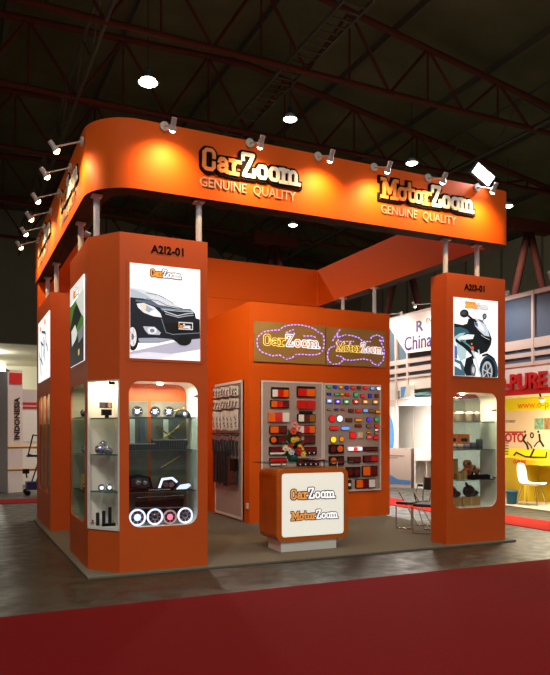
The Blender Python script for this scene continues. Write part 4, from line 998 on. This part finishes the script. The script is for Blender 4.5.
GOLD = mat('gold_view_rod', (214, 168, 84), .25, .8); SLB = mat('slate_view_strip', (84, 92, 112), .4)
for i, (a_, b2_, w_) in enumerate((((2.20, 8.08, 1.45), (2.55, 8.08, 1.72), 'rising to the right'), ((2.22, 8.09, 1.68), (2.56, 8.09, 1.46), 'falling to the right'), ((2.30, 8.06, 1.83), (2.56, 8.06, 1.90), 'short and near the top'), ((2.28, 8.09, 1.18), (2.52, 8.09, 1.32), 'below the wide grille'))):
    t = thing('view_standin_rod', 'gold rod added for lines seen through the showcase back, '+w_, 'rod', a_, 'rods added for the view behind the showcase'); MB().tube(a_, b2_, .010, GOLD, 8).ball(b2_, .018, GOLD, 8, 6).build('rod', t)  # gold rods added to imitate lines seen through the showcase back
for i, (x_, w_) in enumerate(((1.93, 'left'), (2.05, 'second'), (2.34, 'third'), (2.46, 'right'))):
    t = thing('view_standin_strip', 'upright strip added for panels seen through the showcase back, '+w_+' of four', 'strip', (x_, 8.1, SZ1[1]), 'strips added for the view behind the showcase'); MB().box(x_-.03, 8.085, SZ1[1]+.001, x_+.03, 8.1, SZ1[1]+.36, SLB if i % 2 else PEGW).build('strip', t)  # strips added to imitate bluish panels seen through the showcase back

# corner niche goods
c1, c2, c3 = SZ2
t = thing('twin_spotlight', 'pair of square chrome lamps stacked on a black box, top shelf of the corner niche', 'car lamp', (1.61, 8.02, c1))
nf = Fr((0, 8.0, 0), V((1, -.0, 0)))
MB().box(1.56, 8.0, c1+.03, 1.67, 8.07, c1+.10, BLACK).box(1.60, 8.02, c1, 1.64, 8.06, c1+.03, BLACK).build('control_box', t)
MB().box(1.535, 8.0, c1+.11, 1.675, 8.05, c1+.18, DCHROME).build('housing', t)
MB().ell(nf, 1.565, c1+.145, .028, .028, 0, .012, CHROME).build('lens', t); MB().ell(nf, 1.645, c1+.145, .028, .028, 0, .012, CHROME).build('lens', t)
t = thing('fog_lamp_set', 'cluster of shiny round chrome fog lamps on the middle shelf of the corner niche', 'car lamp', (1.6, 8.03, c2))
for x, y, z, r in ((1.535, 8.02, .06, .06), (1.615, 7.99, .05, .05), (1.58, 8.06, .12, .045), (1.655, 8.03, .04, .04)):
    MB().ball((x, y, c2+z), r, CHROME, 14, 8).ball((x, y-r*.7, c2+z), r*.4, mat('violet_glint_lens', (110, 100, 220), .1, spec=1), 10, 6).build('lamp', t)
for k, (x, w) in enumerate(((1.555, 'left'), (1.645, 'right'))):
    t = thing('chrome_lamp', 'small round chrome lamp, '+w+' of two on the lowest glass shelf of the corner niche', 'car lamp', (x, 8.02, c3))
    MB().ball((x, 8.02, c3+.045), .042, CHROME, 14, 8).build('shell', t); MB().ell(Fr((0, 7.985, 0), (1, 0, 0)), x-.005, c3+.045, .022, .022, 0, .01, LEDB).build('lens', t)
for x, h, w in ((1.515, .15, 'shortest, at the left'), (1.585, .17, 'middle one'), (1.655, .21, 'tallest, at the right')):
    t = thing('shock_absorber', 'dark upright cylinder with ribbed body on the corner niche floor, '+w, 'car part', (x, 8.04, .53), 'upright cylinders in the corner niche')
    MB().tube((x, 8.04, .532), (x, 8.04, .53+h), .018, DCHROME, 12).build('rod', t); m2 = MB()
    for i in range(int(h/.02)): m2.tube((x, 8.04, .54+i*.02), (x, 8.04, .548+i*.02), .022, BLACK, 12)
    m2.build('coil', t)
t = thing('base_bracket', 'flat black bracket lying in front of the upright cylinders', 'car part', (1.62, 7.97, .53)); MB().box(1.55, 7.93, .531, 1.70, 7.99, .56, BLACK).build('plate', t)
t = thing('small_ornament', 'small red and chrome figure at the left corner of the niche floor', 'ornament', (1.475, 8.12, .53)); MB().ball((1.475, 8.12, .55), .02, CHROME, 10, 6).ball((1.475, 8.12, .58), .012, mat('dark_red_plastic', (120, 20, 20), .4), 8, 6).build('body', t)
# left side showcase goods
a1, a2, a3 = SZ3
for y, z, w in ((8.8, a1, 'top'), (8.7, a2, 'middle'), (8.8, a3, 'lowest')):
    t = thing('car_lamp', 'bronze tinted lamp on the %s shelf of the left side showcase' % w, 'car lamp', (1.6, y, z), 'lamps in the side showcase')
    MB().box(1.52, y-.12, z+.002, 1.68, y+.14, z+.13, DCHROME).build('shell', t, bevel=.03); MB().ball((1.52, y, z+.06), .05, CHROME, 12, 8).build('lens', t)
    t = thing('car_lamp', 'small round chrome lamp beside the bronze one on the %s side shelf' % w, 'car lamp', (1.6, y+.35, z), 'lamps in the side showcase')
    MB().ball((1.56, y+.35, z+.062), .06, CHROME, 12, 8).build('shell', t)
t = thing('accessory_box', 'yellow and black carton on the lowest shelf of the left side showcase', 'box', (1.6, 9.0, a3)); MB().box(1.50, 9.05, a3+.001, 1.62, 9.12, a3+.2, mat('ochre_carton', (196, 160, 70), .6)).build('carton', t)
t = thing('car_horn', 'black round horn on the floor of the left side showcase', 'horn', (1.6, 8.7, .53)); MB().ball((1.58, 8.7, .63), .1, BLACK, 14, 8).build('body', t); MB().ball((1.49, 8.64, .60), .016, WHITE, 8, 6).build('cap', t)
for i, (y, z, c) in enumerate(((12.8, 1.75, (150, 200, 40)), (12.3, 1.33, (40, 40, 44)), (11.8, 1.75, (60, 60, 66)), (11.75, .95, (196, 170, 120)), (12.8, .95, (50, 50, 54)), (12.25, 1.75, (90, 84, 76)))):
    nm = ('green', 'black', 'dark grey', 'tan', 'charcoal', 'brown grey')[i]
    t = thing('accessory_box', nm+' package standing in the three-pane showcase of the rear left tower', 'box', (1.6, y, z)); MB().box(1.5, y-.1, z+.001, 1.66, y+.1, z+.24, mat('pack_'+nm.replace(' ', '_'), c, .5)).build('carton', t); MB().box(1.497, y-.07, z+.15, 1.50, y+.07, z+.2, WHITE).build('print_panel', t)

# right tower goods
d1, d2, d3 = SZ4
CARD = mat('brown_cardboard', (186, 142, 84), .8, noise=.08, nscale=12); OBX = mat('orange_carton', (240, 120, 16), .5)
gC = 'wrapped spools on the top shelf of the right tower'
for i, (x, r, w) in enumerate(((6.50, .07, 'leftmost'), (6.68, .085, 'second from the left'), (6.87, .08, 'third from the left'), (7.01, .05, 'rightmost'))):
    t = thing('brake_drum', 'pale capped spool on the top shelf of the right tower, '+w, 'car part', (x, 7.9, d1), gC)
    MB().tube((x, 7.9, d1+.001), (x, 7.9, d1+.12), r, mat('spool_grey_brown', (120, 108, 92), .6), 18).build('body', t); MB().lathe((x, 7.9, d1+.12), [(r*.8, 0), (r*.6, .02), (0, .03)], mat('cream_cap', (206, 176, 136), .6)).build('cap', t)
for i, (x, w) in enumerate(((6.56, 'left'), (6.77, 'right'))):
    t = thing('bulb_box', 'bright orange carton with black window, %s of two on the second shelf' % w, 'box', (x, 7.92, d2), 'orange cartons in the right tower')
    MB().box(x-.10, 7.9, d2+.085, x+.10, 7.98, d2+.225, OBX).build('carton', t); MB().prism(FRONT(7.9), rrect(x-.06, d2+.115, x+.06, d2+.165, .02, 4), 0, .004, BLACK).build('window_print', t)
t = thing('box_riser', 'low clear riser under the orange cartons on the second shelf', 'riser', (6.63, 7.93, d2)); MB().box(6.42, 7.9, d2+.075, 6.84, 7.99, d2+.085, SHELFE).box(6.42, 7.97, d2, 6.84, 7.99, d2+.075, SHELFG).build('shelf', t)
for i, (x, c, w) in enumerate(((6.50, (236, 206, 190), 'cream, leftmost'), (6.62, (226, 190, 170), 'cream, second'), (6.74, (150, 140, 170), 'violet grey, third'), (6.86, (96, 92, 96), 'dark grey, fourth'), (6.98, (70, 84, 84), 'dark green, rightmost'))):
    t = thing('filter_can', 'short round can on the second shelf of the right tower, '+w, 'can', (x, 7.82, d2), 'cans on the second shelf'); h = .07+.02*(i > 2)+.05*(i == 4)
    MB().lathe((x, 7.82, d2+.001), [(0, 0), (.048, 0), (.048, h), (.04, h+.012), (0, h+.014)], mat('can_%d' % i, c, .4)).build('body', t); MB().tube((x, 7.82, d2+.02), (x, 7.82, d2+.045), .0495, mat('can_band_%d' % i, tuple(int(v*.55) for v in c), .5), 18, caps=False).build('label_band', t)
def carton(x0, x1, z, h, lb, m=CARD, y=7.92, dp=.1, grp='cartons in the right tower showcase'):
    t = thing('carton', lb, 'box', ((x0+x1)/2, y, z), grp); MB().box(x0, y, z+.001, x1, y+dp, z+h, m).build('box', t); MB().rect(FRONT(y), (x0+x1)/2-.012, z+.001, (x0+x1)/2+.012, z+h, 0, .001, mat('parcel_tape', (206, 176, 120), .4)).build('tape', t)
    return t
carton(6.48, 6.68, d3, .17, 'lower brown carton of the stack at the left of the third shelf'); carton(6.48, 6.67, d3+.17, .13, 'upper brown carton of the stack at the left of the third shelf')
carton(6.70, 6.80, d3, .12, 'small tan carton in the middle of the third shelf', y=7.86, dp=.08); carton(6.56, 6.65, d3, .09, 'small brown carton in front of the carton stack', y=7.80, dp=.07)
for x, z, r, c, w in ((6.87, .25, .06, (206, 110, 50), 'orange, on top'), (6.86, .13, .065, (214, 96, 30), 'orange, lower left'), (6.97, .18, .055, (196, 130, 80), 'tan, middle'), (7.05, .14, .04, (170, 120, 80), 'brown, at the right')):
    t = thing('rubber_bush', 'round part heaped on the third shelf of the right tower, '+w, 'car part', (x, 7.93, d3), 'heap of round parts'); MB().lathe((x, 7.98, d3+z-.03), [(r*.4, 0), (r, 0), (r, .06), (r*.4, .06)], mat('bush_'+w[:4].strip(', ')+str(int(x*100)), c, .5), (0, -1, 0)).tube((x, 7.96, d3), (x, 7.96, d3+z-.03-r*.0), .02, HOUS).build('body', t)
t = thing('parts_tray', 'long black ribbed tray at the right front of the third shelf', 'tray', (6.97, 7.80, d3)); MB().box(6.79, 7.78, d3+.001, 7.15, 7.86, d3+.06, BLACK).build('tray', t)
m2 = MB()
for i in range(9): m2.tube((6.82+i*.037, 7.79, d3+.06), (6.82+i*.037, 7.85, d3+.06), .012, HOUS, 8)
m2.build('rib', t)
for x, w in ((6.55, 'left'), (6.88, 'right')):
    t = thing('black_bag', 'crumpled dark bag on the cartons at the showcase bottom, %s of two' % w, 'bag', (x, 7.92, .66), 'dark bags in the right tower'); MB().ball((x, 7.93, .745), .09, mat('dark_bag_plastic', (44, 42, 44), .35), 14, 9, (1.2, .6, 1)).ball((x+.1, 7.93, .71), .06, MATS['dark_bag_plastic'], 12, 8, (1.3, .7, .8)).tube((x-.02, 7.93, .8), (x-.06, 7.92, .87), .02, MATS['dark_bag_plastic'], 8).build('bag', t)
carton(6.45, 6.74, .531, .125, 'wide flat brown carton at the bottom left of the right tower showcase', dp=.08); carton(6.76, 7.09, .531, .125, 'wide ribbed brown carton at the bottom middle of the right tower showcase', dp=.08)
for i, x in enumerate((6.45, 6.55, 6.66)):
    t = thing('chrome_nut', 'small chrome part on the floor of the right tower showcase', 'car part', (x, 7.80, .53), 'small chrome parts'); MB().lathe((x, 7.80, .531), [(.01, 0), (.024, 0), (.024, .03), (.01, .03)], CHROME, n=6).build('body', t)

# ------------------------------------------------------------------ yellow stand at the far right
YEL = mat('yellow_wall', (252, 236, 0), .6); CREAM = mat('cream_poster_wall', (232, 206, 166), .6); OLIVE = mat('mustard_counter', (196, 164, 16), .6); PRED = mat('red_lettering', (196, 24, 24), .45)
SHW = mat('shell_scheme_aluminium', (206, 188, 180), .5); BLUEP = mat('blue_grey_infill', (70, 86, 112), .6); TAN = mat('tan_stand_floor', (168, 150, 122), .8)
SY = thing('exhibition_stand', 'yellow stand with red lettering on a white header, at the far right', 'exhibition stand', (12, 9.5, 0))
hf = LEFT(10.85); Y0, Y1 = 6.5, 13.3                  # runs along Y
MB().box(10.85, Y0, 0, 13.2, Y1, .04, TAN).build('floor_platform', SY)
MB().box(12.6, Y0, .04, 12.7, 13.3, 2.45, YEL).build('back_panel', SY)
bf = LEFT(12.6)
MB().rect(bf, -13.25, 1.22, -Y0, 2.15, 0, .01, CREAM).build('poster_band', SY)
MB().rect(bf, -13.25, .04, -Y0, .98, 0, .01, OLIVE).build('lower_panel', SY)
MB().box(10.85, 11.75, .04, 10.93, 11.83, 4.55, SHW).build('frame_post', SY)
MB().box(10.93, 13.3, .04, 12.6, 13.34, 2.4, mat('pale_blue_white_panel', (196, 208, 216), .5)).build('side_panel', SY)
mb = MB(); mb.rect(hf, -Y1, 2.40, -Y0, 2.52, 0, .05, PRED); mb.build('red_header_band', SY)
MB().rect(hf, -Y1, 2.52, -Y0, 3.0, -.04, 0, WHITE).build('header_board', SY)
MB().text(hf, 'O-PURE', -11.66, 2.52, .47, PRED, .07, bold=.012, sx=.92).build('header_lettering', SY)
mb = MB(); 
for a, b_ in ((3.0, 3.08), (3.19, 3.28), (3.36, 3.56), (4.46, 4.55)): mb.rect(hf, -Y1, a, -Y0, b_, -.02, .02, SHW)
for y in (13.2, 11.7, 10.55, 9.4, 8.2): mb.rect(hf, -y-.03, 3.0, -y+.03, 4.55, -.03, .03, SHW)
mb.build('upper_frame', SY)
MB().rect(hf, -Y1, 3.0, -Y0, 4.5, -.03, -.02, BLUEP).build('upper_infill', SY)
MB().box(10.9, Y0, 2.45, 12.7, Y1, 2.5, WHITE).build('canopy', SY)
OL = mat('orange_web_lettering', (236, 130, 20), .5); DKT = mat('dark_print', (70, 50, 40), .6)
MB().text(bf, 'www.o-p', -12.75, 2.2, .24, OL, .006, sx=1.1, d0=.01).build('web_lettering', SY)
pm = MB()
pm.text(bf, 'ARTS FOREST', -13.3, 1.86, .09, DKT, .004, sx=.9, d0=.012); pm.build('text_print', SY)
mt = MB(); mt.text(bf, 'FOTO', -13.30, 1.38, .30, PRED, .006, bold=.012, sx=.95, d0=.012); mt.rect(bf, -13.2, 1.60, -12.55, 1.64, .012, .02, PRED); mt.build('red_wall_lettering', SY)
for (x0, x1, c) in ((-12.2, -11.92, (120, 160, 130)), (-11.9, -11.5, (150, 110, 60))):
    MB().rect(bf, x0, 1.68, x1, 1.95, .012, .018, mat('photo_print_%d' % int(-x0*10), c, .6, noise=.5, nscale=14)).build('photo_print', SY)
# gymnast silhouettes
for P, w in (([(-12.48, 1.55), (-12.56, 1.43), (-12.44, 1.32), (-12.40, 1.22)], .05), ([(-12.42, 1.38), (-12.32, 1.30), (-12.28, 1.24)], .03), ([(-12.05, 1.55), (-12.03, 1.42), (-11.93, 1.30)], .055), ([(-12.03, 1.42), (-12.13, 1.36), (-12.2, 1.28)], .03),
             ([(-12.86, 1.05), (-12.78, 1.12), (-12.5, 1.03), (-12.25, 1.02), (-11.85, 1.03), (-11.83, 1.14)], .035), ([(-12.22, 1.20), (-12.32, 1.04)], .045)):
    MB().stroke(bf, P, w, .012, .02, MBLACK, sq=True).build('gymnast_figure', SY)
MB().ring(bf, -12.28, 1.545, .06, .075, .03, .012, .02, MBLACK, 18).build('gymnast_figure', SY); MB().ell(bf, -12.5, 1.63, .03, .03, .012, .02, DKT).build('gymnast_figure', SY); MB().ell(bf, -12.08, 1.63, .03, .03, .012, .02, DKT).build('gymnast_figure', SY)
for z in (1.06, 1.13, 1.20, 1.27, 1.34, 1.4): MB().rect(bf, -13.2, z, -13.05, z+.02, .012, .018, DKT).build('list_print', SY)
t = thing('clip_spotlight', 'small white spotlight clipped under the red header of the yellow stand', 'spotlight', (11.0, 10.7, 2.4))
MB().tube((11.2, 10.72, 2.45), (11.22, 10.7, 2.35), .02, HOUS).build('stem', t); MB().tube((11.22, 10.72, 2.35), (11.25, 10.66, 2.27), .04, WHITE, 12, r2=.05).build('lamp_head', t)
light('AREA', (11.9, 10.6, 2.4), 380, (1, .95, .75), 1.2, SY, (12.3, 10.8, 0), sy=3.2)
# mustard desk
DK = thing('reception_desk', 'mustard yellow desk with small red lettering, under the yellow wall', 'desk', (12, 11, .04))
df = LEFT(11.75)
MB().box(11.75, 7.6, .88, 12.3, 12.0, 1.0, OLIVE).build('top', DK); MB().box(11.75, 11.7, .04, 12.3, 12.0, .88, OLIVE).build('side_leg', DK); MB().box(12.2, 7.6, .04, 12.25, 11.7, .88, OLIVE).build('modesty_panel', DK)
MB().text(df, 'O-PURE', -12.03, .895, .12, PRED, .006, bold=.004, sx=.95).build('desk_lettering', DK)
# white shell chair
WS = mat('white_moulded_shell', (240, 232, 222), .35)
CHR = thing('shell_chair', 'white moulded chair with slim metal legs in front of the mustard desk', 'chair', (11.45, 10.95, .04))
cxx, cyy = 11.36, 11.12; mb = MB(); prof_ = [(-.30, .455, .20), (-.15, .43, .22), (.05, .425, .22), (.17, .45, .21), (.23, .55, .19), (.26, .70, .215), (.275, .82, .20), (.285, .90, .14), (.287, .91, .10)]
vs = []; nW = 7
for (d, z, hw) in prof_:
    for j in range(nW):
        q = -1+2*j/(nW-1); curl = .05*q*q
        vs.append((d, q*hw, z+(curl if z < .5 else 0), curl if z >= .5 else 0))
ang = math.radians(100)    # seat looks towards -Y (to the right in the picture)
def tr(d, s_, z): return (cxx+s_*math.cos(math.radians(200))+.0, cyy, z)
F_ = V((.30, -.95, 0)).normalized(); S_ = V((F_.y, -F_.x, 0))
pts = [V((cxx, cyy, .03))-F_*(d-c_)+S_*s_+V((0, 0, z)) for d, s_, z, c_ in vs]; R_ = len(prof_)
up = [(i*nW+j, i*nW+j+1, (i+1)*nW+j+1, (i+1)*nW+j) for i in range(R_-1) for j in range(nW-1)]
mb.add(pts, up, WS, True); o = mb.build('shell', CHR, mod='weld'); sm = o.modifiers.new('s', 'SOLIDIFY'); sm.thickness = .012; ss = o.modifiers.new('b', 'SUBSURF'); ss.levels = 1; ss.render_levels = 2
for a, b_ in ((-.2, -.18), (-.2, .18), (.16, -.18), (.16, .18)):
    MB().tube(V((cxx, cyy, .46))-F_*a*.8+S_*b_*.7, V((cxx, cyy, .04))-F_*a*1.25+S_*b_*1.15, .011, CHROME, 8).build('leg', CHR)
t = thing('waste_bin', 'blue plastic waste bin beside the white chair', 'bin', (11.15, 11.46, .04))
MB().lathe((11.15, 11.46, .04), [(0, .0), (.10, 0), (.125, .27), (.135, .27), (.135, .29), (.115, .29), (.09, .01), (0, .01)], mat('blue_bin_plastic', (30, 104, 150), .4), n=24).build('body', t)

# ------------------------------------------------------------------ white and blue stand behind the right tower
WP = mat('white_panel', (222, 216, 206), .6, noise=.02); TEAL = mat('teal_strip', (60, 110, 120), .5); BLC = mat('light_blue_print', (86, 150, 206), .6); TPE = mat('taupe_print', (150, 132, 120), .6)
BLU2 = mat('blue_print', (56, 96, 140), .6); SLATE = mat('slate_infill', (84, 106, 122), .6); NAVY = mat('navy_print', (48, 40, 110), .5); BAN = mat('pinkish_white_banner', (232, 212, 208), .7)
SC_ = thing('exhibition_stand', 'white and pale blue stand behind the orange right tower, with slanted banner', 'exhibition stand', (13, 15, 0))
XC = 12.0; cfm = LEFT(XC); Ya, Yb = 13.45, 19.5
MB().box(13.9, Ya, 0, 14.0, Yb, 2.6, WP).build('back_panel', SC_)
mb = MB()
for y in (13.6, 14.6, 15.6, 16.6, 17.6, 18.6): mb.box(13.86, y, 0, 13.9, y+.05, 2.6, SHW)
mb.build('panel_strip', SC_)
mb = MB().rect(cfm, -Yb, 2.86, -Ya, 3.2, -.04, 0, WP); mb.build('header_board', SC_)
mb = MB()
for a, b_ in ((3.2, 3.26), (3.37, 3.51), (3.62, 3.76), (5.0, 5.08)): mb.rect(cfm, -Yb, a, -Ya, b_, -.03, .03, SHW)
for y in (17.0, 16.43, 15, 13.8): mb.rect(cfm, -y-.04, 0 if y == 17.0 else 2.86, -y+.04, 5.0, -.04, .04, SHW)
mb.build('frame', SC_)
MB().rect(cfm, -Yb, 3.14, -Ya, 5.0, -.06, -.05, SLATE).build('upper_infill', SC_)
MB().rect(cfm, -Yb, 2.40, -Ya, 2.60, -.04, 0, SHW).build('lower_rail', SC_)
for i_ in range(5): MB().rect(LEFT(12.9), -14.44-i_*.98, 0, -13.48-i_*.98, 2.7, -.04, 0, WP).build('wall_panel', SC_)
MB().box(XC+.06, Ya, 2.70, 13.9, Yb, 2.76, TEAL).build('canopy', SC_)
bfm = LEFT(XC-.12)
MB().prism(bfm, [(-17.38, 5.02), (-16.31, 3.90), (-13.6, 3.82), (-13.45, 4.92)], 0, .03, BAN).build('banner', SC_)
mb = MB(); fb = Fr(tuple(bfm.p(0, 0, .032)), (0, -1, 0))
mb.text(fb, 'China', -16.42, 3.98, .56, NAVY, .006, bold=.006, sx=.98); mb.build('banner_lettering', SC_); mb = MB()
mb.text(fb, 'R', -15.86, 4.46, .42, NAVY, .006, bold=.01, sx=1.3); mb.build('banner_lettering', SC_); mb = MB(); mb.text(fb, 'EN', -15.38, 4.62, .2, DKT, .006)
mb.build('banner_lettering', SC_)
MB().ball(bfm.p(-17.3, 4.72, .1), .06, mat('banner_lamp', (255, 220, 170), .4, emit=5), 10, 6).build('banner_lamp', SC_); light('POINT', tuple(bfm.p(-17.1, 4.6, .35)), 14, (1, .75, .5), .1, SC_)
# printed side panel with blue circle
MB().rect(cfm, -19.4, 0, -17.04, 2.86, -.045, -.005, WP).build('side_panel', SC_)
MB().ell(Fr(tuple(cfm.p(0, 0, .002)), (0, -1, 0)), -17.62, 1.5, .50, .78, 0, .004, BLC, 36).build('blue_circle_print', SC_)
t = thing('lightbox_sign', 'small white box with blue stripe hanging under the header of the white stand', 'sign', (11.9, 16.6, 2.3))
MB().box(XC-.16, 16.10, 2.60, XC-.02, 16.62, 2.98, WP).build('case', t); MB().prism(LEFT(XC-.16), [(-16.56, 2.64), (-16.42, 2.64), (-16.3, 2.94), (-16.56, 2.94)], 0, .004, BLC).build('blue_stripe', t)
t = thing('lightbox_sign', 'pale lit fascia lamp strip at the right of the white stand opening', 'sign', (11.95, 15.2, 2.2)); MB().box(XC-.05, 14.2, 2.38, XC-.01, 16.0, 2.58, mat('strip_glow', (236, 240, 228), .5, emit=.7)).build('diffuser', t)
light('AREA', (12.2, 16, 2.68), 330, (1, .95, .88), .5, SC_, (12.7, 16, 0), sy=4)
for y_ in (16.6, 14.8): arm_spot((XC-.1, y_, 5.1), (-1, 0, 0), 'added spotlight brightening the slanted white banner, %s one' % ('far' if y_ > 16 else 'near'), 140, (1, .9, .78), .9, group='added spotlights over the white stand', angle=140)  # arm spots added to brighten the front of the white stand
for y_ in (11.2, 9.2): arm_spot((10.78, y_, 4.6), (-1, 0, 0), 'added spotlight brightening the red stand lettering at the far right, %s one' % ('far' if y_ > 10 else 'near'), 90, (1, .93, .85), .9, group='added spotlights over the yellow stand', angle=140)  # arm spots added to brighten the yellow stand's header
t = thing('info_counter', 'taupe and blue printed counter in front of the white stand', 'counter', (11.6, 16.6, 0))
ic = Fr((11.5, 17.2, 0), V((.55, -.83, 0)))
MB().rect(ic, 0, 0, 1.0, 1.15, -.3, 0, TPE).build('body', t)
MB().prism(ic, [(0, .1), (1.0, .1), (1.0, .22), (.6, .24), (.3, .4), (.1, .7), (0, .78)], .0, .005, BLU2).build('blue_print', t); MB().rect(ic, .05, .92, .8, .94, .0, .005, DKT).rect(ic, .2, .86, .6, .875, 0, .005, DKT).build('print_line', t)
t = thing('display_cabinet', 'low white cabinet with glass front beside the taupe counter', 'cabinet', (12.3, 16.2, 0))
ib = Fr(tuple(ic.p(1.10, 0, 0)), V((.80, -.60, 0)))
MB().rect(ib, 0, 0, .72, .12, -.4, 0, WP).rect(ib, 0, .8, .72, 1.15, -.4, 0, WP).rect(ib, 0, .12, .72, .8, -.4, -.3, WP).rect(ib, 0, 0, .04, 1.15, -.4, .005, SHW).rect(ib, .68, 0, .72, 1.15, -.4, .005, SHW).rect(ib, .34, .12, .37, .8, -.3, 0, SHW).build('carcass', t)
MB().rect(ib, .04, .12, .68, .8, -.01, 0, GLASS).build('glass_door', t)

# ------------------------------------------------------------------ far left: white column and stand
WCOL = mat('white_fair_column', (206, 196, 192), .6)
t = thing('sign_column', 'tall white column with red square and vertical black lettering at the far left', 'column', (1.5, 19.9, 0))
pf = Fr((1.33, 19.6, 0), V((.72, .30, 0))); 
MB().rect(pf, 0, 0, .42, 3.30, -.5, 0, WCOL).build('column', t); MB().rect(pf, .05, 2.92, .40, 3.22, 0, .01, PRED).build('red_square', t)
cu = Fr(tuple(pf.p(.33, 1.42, .004)), (0, 0, 1), tuple(-pf.u)); cu.n = pf.n
MB().text(cu, 'INDONESIA', 0, 0, .20, MBLACK, .008, bold=.006, sx=1.08).build('lettering', t)
t = thing('barrier_rail', 'pair of ochre rails in front of the white column', 'barrier', (1.9, 19.3, 0)); OCH = mat('ochre_rail', (176, 130, 50), .5)
for z in (.62, 1.22):
    MB().tube((1.32, 19.5, z), (2.9, 19.6, z), .035, OCH, 8).build('rail', t)
MB().tube((2.9, 19.6, 0), (2.9, 19.6, 1.3), .03, OCH, 8).build('post', t)
t = thing('exhibition_stand', 'white stand wall with two thin red stripes behind the white column', 'exhibition stand', (2.4, 22.5, 0))
MB().box(1.9, 22.5, 0, 4.2, 22.6, 2.95, mat('pinkish_grey_wall', (190, 176, 172), .6)).build('wall_panel', t); w_ = FRONT(22.5)
MB().rect(w_, 1.9, 2.48, 4.2, 2.55, 0, .01, PRED).rect(w_, 1.9, 2.36, 4.2, 2.42, 0, .01, PRED).build('red_stripe', t); MB().rect(w_, 1.9, 0, 4.2, 2.3, 0, .006, WP).rect(w_, 1.9, 1.3, 4.2, 1.34, .006, .012, SHW).build('lower_panel', t)
t = thing('exhibition_stand', 'white and dark stand at the far left edge', 'exhibition stand', (.3, 22, 0))
MB().box(-2.2, 22, 0, .95, 22.1, .95, WP).box(-2.2, 22, 2.3, .95, 22.1, 2.5, WP).box(.85, 22, 0, .95, 22.1, 2.5, WCOL).build('wall', t); MB().box(-2.2, 22.02, 1.35, .85, 22.08, 2.3, MBLACK).build('screen', t); MB().box(-2.2, 22.05, .95, .85, 22.1, 1.35, mat('pale_blue_panel', (170, 196, 206), .6)).build('blue_panel', t)
t = thing('floodlight', 'white glowing lamp on top of the far left column', 'floodlight', (1.25, 19.4, 3.3)); MB().box(1.1, 19.3, 3.22, 1.26, 19.4, 3.42, mat('column_lamp_glow', (250, 250, 255), .4, emit=3)).build('lamp_head', t); MB().tube((1.25, 19.4, 3.3), (1.4, 19.7, 3.25), .02, DCHROME).build('arm', t)
t = thing('push_cart', 'small dark folding cart with blue base beside the white column', 'cart', (1.95, 19.0, 0)); CBL = mat('cart_blue', (26, 44, 110), .5)
MB().box(1.72, 18.6, .14, 2.3, 19.0, .34, CBL).build('base', t)
MB().path([(1.85, 18.8, .3), (2.05, 18.9, .9), (2.2, 18.9, 1.5), (1.9, 18.9, 1.55), (1.78, 18.85, 1.05), (2.1, 18.85, .95)], .018, HOUS).path([(1.95, 18.7, .3), (2.25, 18.8, 1.2)], .018, HOUS).build('frame', t)
MB().box(1.74, 18.7, .98, 2.1, 18.95, 1.03, HOUS).build('seat', t); MB().path([(1.72, 18.6, .45), (1.7, 18.6, .62)], .02, HOUS).box(1.62, 18.58, .56, 1.78, 18.68, .68, HOUS).build('handle', t)
for x in (1.74, 2.26):
    for y in (18.6, 19.0): MB().lathe((x, y-.02, .075), [(.02, 0), (.075, 0), (.075, .04), (.02, .04)], HOUS, (0, 1, 0), 14).build('wheel', t)
light('AREA', (1.2, 17.6, 4.5), 0, (1, 1, 1), .5)

# ------------------------------------------------------------------ world, camera
w = bpy.data.worlds.new('hall_ambient'); bpy.context.scene.world = w; w.use_nodes = True
bg = w.node_tree.nodes['Background']; bg.inputs[0].default_value = (.95, .92, .85, 1); bg.inputs[1].default_value = WORLDP
cam = bpy.data.cameras.new('camera'); co = bpy.data.objects.new('camera', cam); C.objects.link(co)
cam.sensor_fit = 'HORIZONTAL'; cam.sensor_width = 36; cam.lens = 686/550*36; cam.shift_y = (433-337.5)/550
co.location = (0, 0, CAMZ); co.rotation_euler = (math.radians(90), 0, math.radians(64.83-90)); cam.clip_end = 300
sc = bpy.context.scene; sc.camera = co
sc.view_settings.view_transform = 'Standard'; sc.view_settings.look = 'None'; sc.view_settings.exposure = 0; sc.view_settings.gamma = 1; sc.view_settings.use_curve_mapping = False
for o in list(bpy.data.objects):      # drop unused zero-power lights
    if o.type == 'LIGHT' and o.data.energy <= 0: bpy.data.objects.remove(o)
